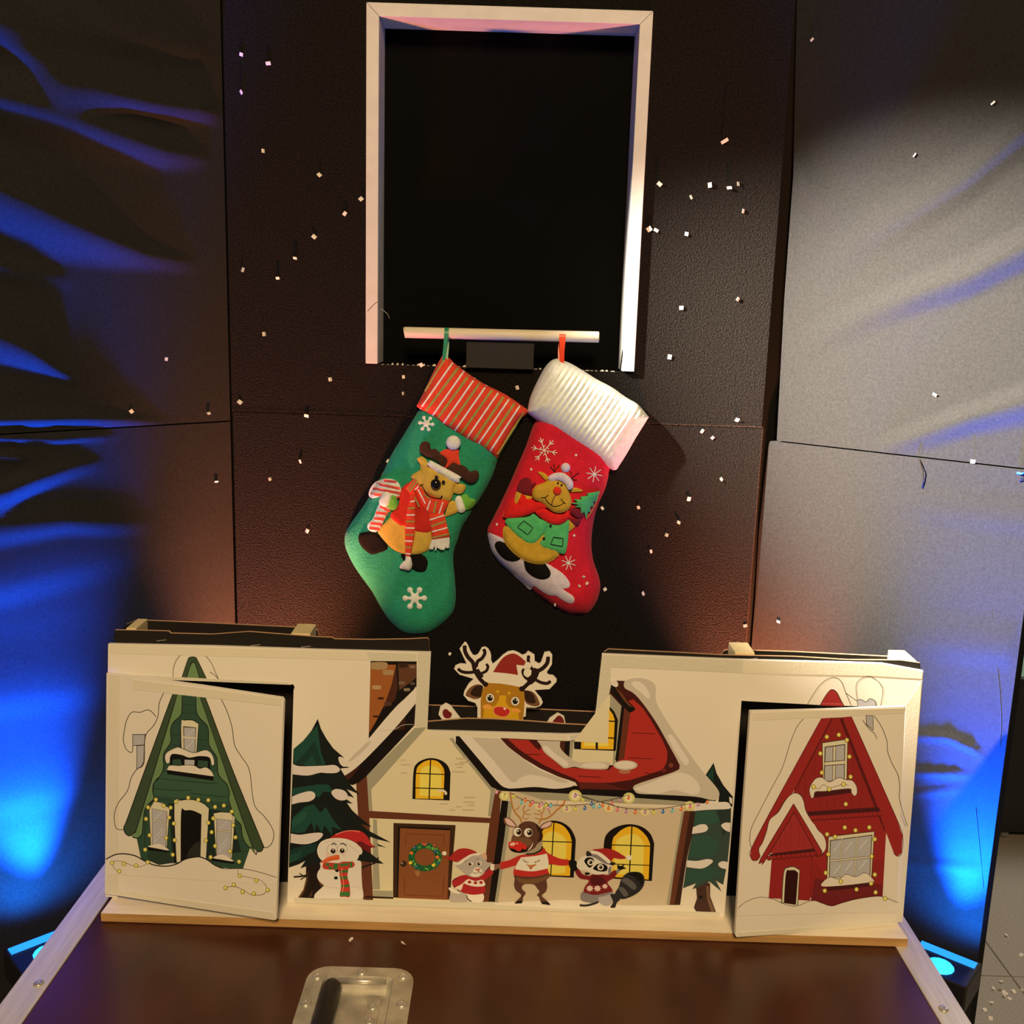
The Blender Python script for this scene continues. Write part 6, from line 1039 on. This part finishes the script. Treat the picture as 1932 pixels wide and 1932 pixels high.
A.blob([(490, 1140), (490, 1140), (700, 1120), (865, 1085), (865, 1085), (888, 1200), (890, 1300), (890, 1300), (650, 1345), (400, 1315), (400, 1315), (430, 1230)], ink(214, 186, 142)); A.poly([(560, 1240), (620, 1255), (700, 1240), (715, 1250), (660, 1285), (630, 1315), (600, 1280)], ink(176, 96, 36)); A.ell(630, 1305, 14, 10, ink(120, 40, 20))
for l in (([(585, 1220), (540, 1200), (510, 1165)], 10), ([(560, 1210), (545, 1165)], 8), ([(600, 1225), (585, 1190)], 8), ([(680, 1220), (730, 1200), (770, 1180)], 10), ([(720, 1210), (745, 1170)], 8), ([(690, 1225), (695, 1190)], 8)): A.stroke(l[0], l[1], ink(110, 56, 22))
A.blob([(100, 1245), (150, 1240), (185, 1245), (185, 1300), (140, 1310), (105, 1330)], ink(120, 80, 48)); A.blob([(1190, 1190), (1260, 1175), (1300, 1220), (1290, 1270), (1240, 1290), (1190, 1260)], BLK)
A.blob([(390, 1400), (500, 1420), (700, 1420), (880, 1380), (910, 1420), (860, 1470), (870, 1560), (850, 1640), (790, 1700), (850, 1760), (915, 1830), (850, 1830), (780, 1800), (750, 1720), (720, 1690), (755, 1640), (720, 1590), (670, 1535), (530, 1535), (500, 1600), (555, 1660), (520, 1720), (500, 1800), (395, 1812), (440, 1760), (490, 1690), (410, 1620), (385, 1540), (395, 1460)], B1); A.blob([(430, 1440), (560, 1460), (760, 1440), (880, 1400), (900, 1430), (840, 1470), (700, 1520), (520, 1520), (440, 1480)], B3); A.poly([(395, 1812), (430, 1780), (510, 1775), (500, 1812)], BLK); A.poly([(790, 1790), (870, 1790), (918, 1834), (790, 1822)], BLK)
A.build('printed_reindeer', board)
# ---- raccoon
A = Art(pb, 0.0050, CL); RG, RGD = ink(122, 102, 82), ink(36, 30, 24)
A.blob([(570, 1180), (610, 1100), (640, 1010), (700, 950), (780, 936), (850, 950), (885, 1000), (880, 1080), (830, 1150), (740, 1205), (640, 1230)], RGD); A.blob([(640, 1030), (690, 1000), (770, 1050), (800, 1100), (770, 1130), (700, 1080)], ink(84, 72, 58)); A.blob([(610, 1110), (650, 1100), (700, 1150), (710, 1190), (670, 1200), (630, 1150)], ink(84, 72, 58)); A.blob([(700, 960), (760, 980), (830, 1040), (850, 1090), (870, 1040), (860, 970), (800, 940)], BLK)
A.blob([(200, 1220), (210, 1160), (280, 1140), (380, 1170), (420, 1230), (380, 1275), (280, 1265), (220, 1250)], RG); A.stroke([(190, 1295), (260, 1298), (340, 1280), (390, 1260)], 22, RGD); A.blob([(400, 1190), (440, 1150), (510, 1140), (550, 1180), (550, 1250), (500, 1300), (430, 1290), (395, 1240)], ink(160, 138, 112)); A.blob([(520, 1180), (590, 1180), (625, 1230), (590, 1270), (570, 1320), (520, 1315), (550, 1260)], RGD)
A.blob([(145, 920), (180, 905), (220, 960), (290, 980), (340, 960), (420, 960), (500, 970), (560, 920), (600, 940), (560, 1000), (490, 1050), (530, 1110), (540, 1150), (440, 1175), (340, 1190), (240, 1170), (245, 1100), (290, 1030), (200, 1010), (155, 960)], ink(112, 20, 18)); A.blob([(320, 985), (420, 985), (470, 1050), (400, 1090), (320, 1070)], ink(74, 12, 12))
for x, y, r in ((300, 1115, 42), (382, 1115, 42), (462, 1092, 34)):
    pts = []
    for i in range(16): a = math.pi * i / 8; rr = r * (1 if i % 2 == 0 else .62); pts.append((x + rr * math.cos(a), y + rr * .9 * math.sin(a)))
    A.poly(pts, ink(206, 160, 122))
A.blob([(240, 1160), (340, 1185), (440, 1172), (530, 1150), (540, 1165), (440, 1200), (330, 1210), (245, 1185)], RG)
A.blob([(130, 930), (80, 880), (85, 830), (130, 810), (165, 840), (175, 900)], BLK); A.blob([(600, 860), (630, 875), (685, 850), (660, 880), (690, 900), (650, 910), (610, 925), (595, 890)], BLK); A.blob([(580, 930), (605, 905), (625, 925), (600, 955)], RG)
A.blob([(160, 850), (190, 800), (260, 760), (340, 745), (430, 760), (500, 830), (540, 850), (530, 940), (460, 960), (350, 965), (270, 930), (200, 920), (165, 890)], ink(206, 178, 134)); A.blob([(320, 742), (400, 745), (470, 790), (530, 850), (500, 860), (440, 840), (360, 790), (310, 770)], RG); A.blob([(262, 765), (268, 715), (300, 725), (322, 760), (290, 770)], RGD); A.blob([(510, 850), (545, 830), (580, 850), (540, 870)], RGD); A.blob([(500, 900), (530, 880), (525, 950), (500, 965)], RG)
A.blob([(240, 820), (270, 785), (320, 785), (345, 815), (330, 870), (295, 893), (262, 860)], BLK); A.blob([(335, 900), (380, 855), (440, 850), (488, 880), (480, 925), (420, 935), (360, 920)], BLK)
for x, y in ((308, 835), (415, 888)): A.ell(x, y, 34, 33, ink(216, 188, 144)); A.ell(x + 2, y, 20, 21, ink(80, 60, 30)); A.ell(x + 2, y, 13, 14, BLK); A.ell(x - 5, y - 7, 5, 5, ink(226, 200, 160))
A.blob([(250, 945), (290, 945), (300, 960), (270, 972), (248, 962)], BLK); A.blob([(330, 700), (400, 690), (480, 686), (570, 710), (640, 750), (690, 790), (620, 800), (560, 790), (520, 820), (450, 770), (380, 725)], ink(152, 30, 24)); A.blob([(312, 722), (350, 712), (420, 735), (490, 790), (525, 830), (500, 845), (450, 805), (380, 755), (320, 742)], CW1); A.ell(720, 785, 32, 28, ink(214, 192, 140)); A.build('printed_raccoon', board)
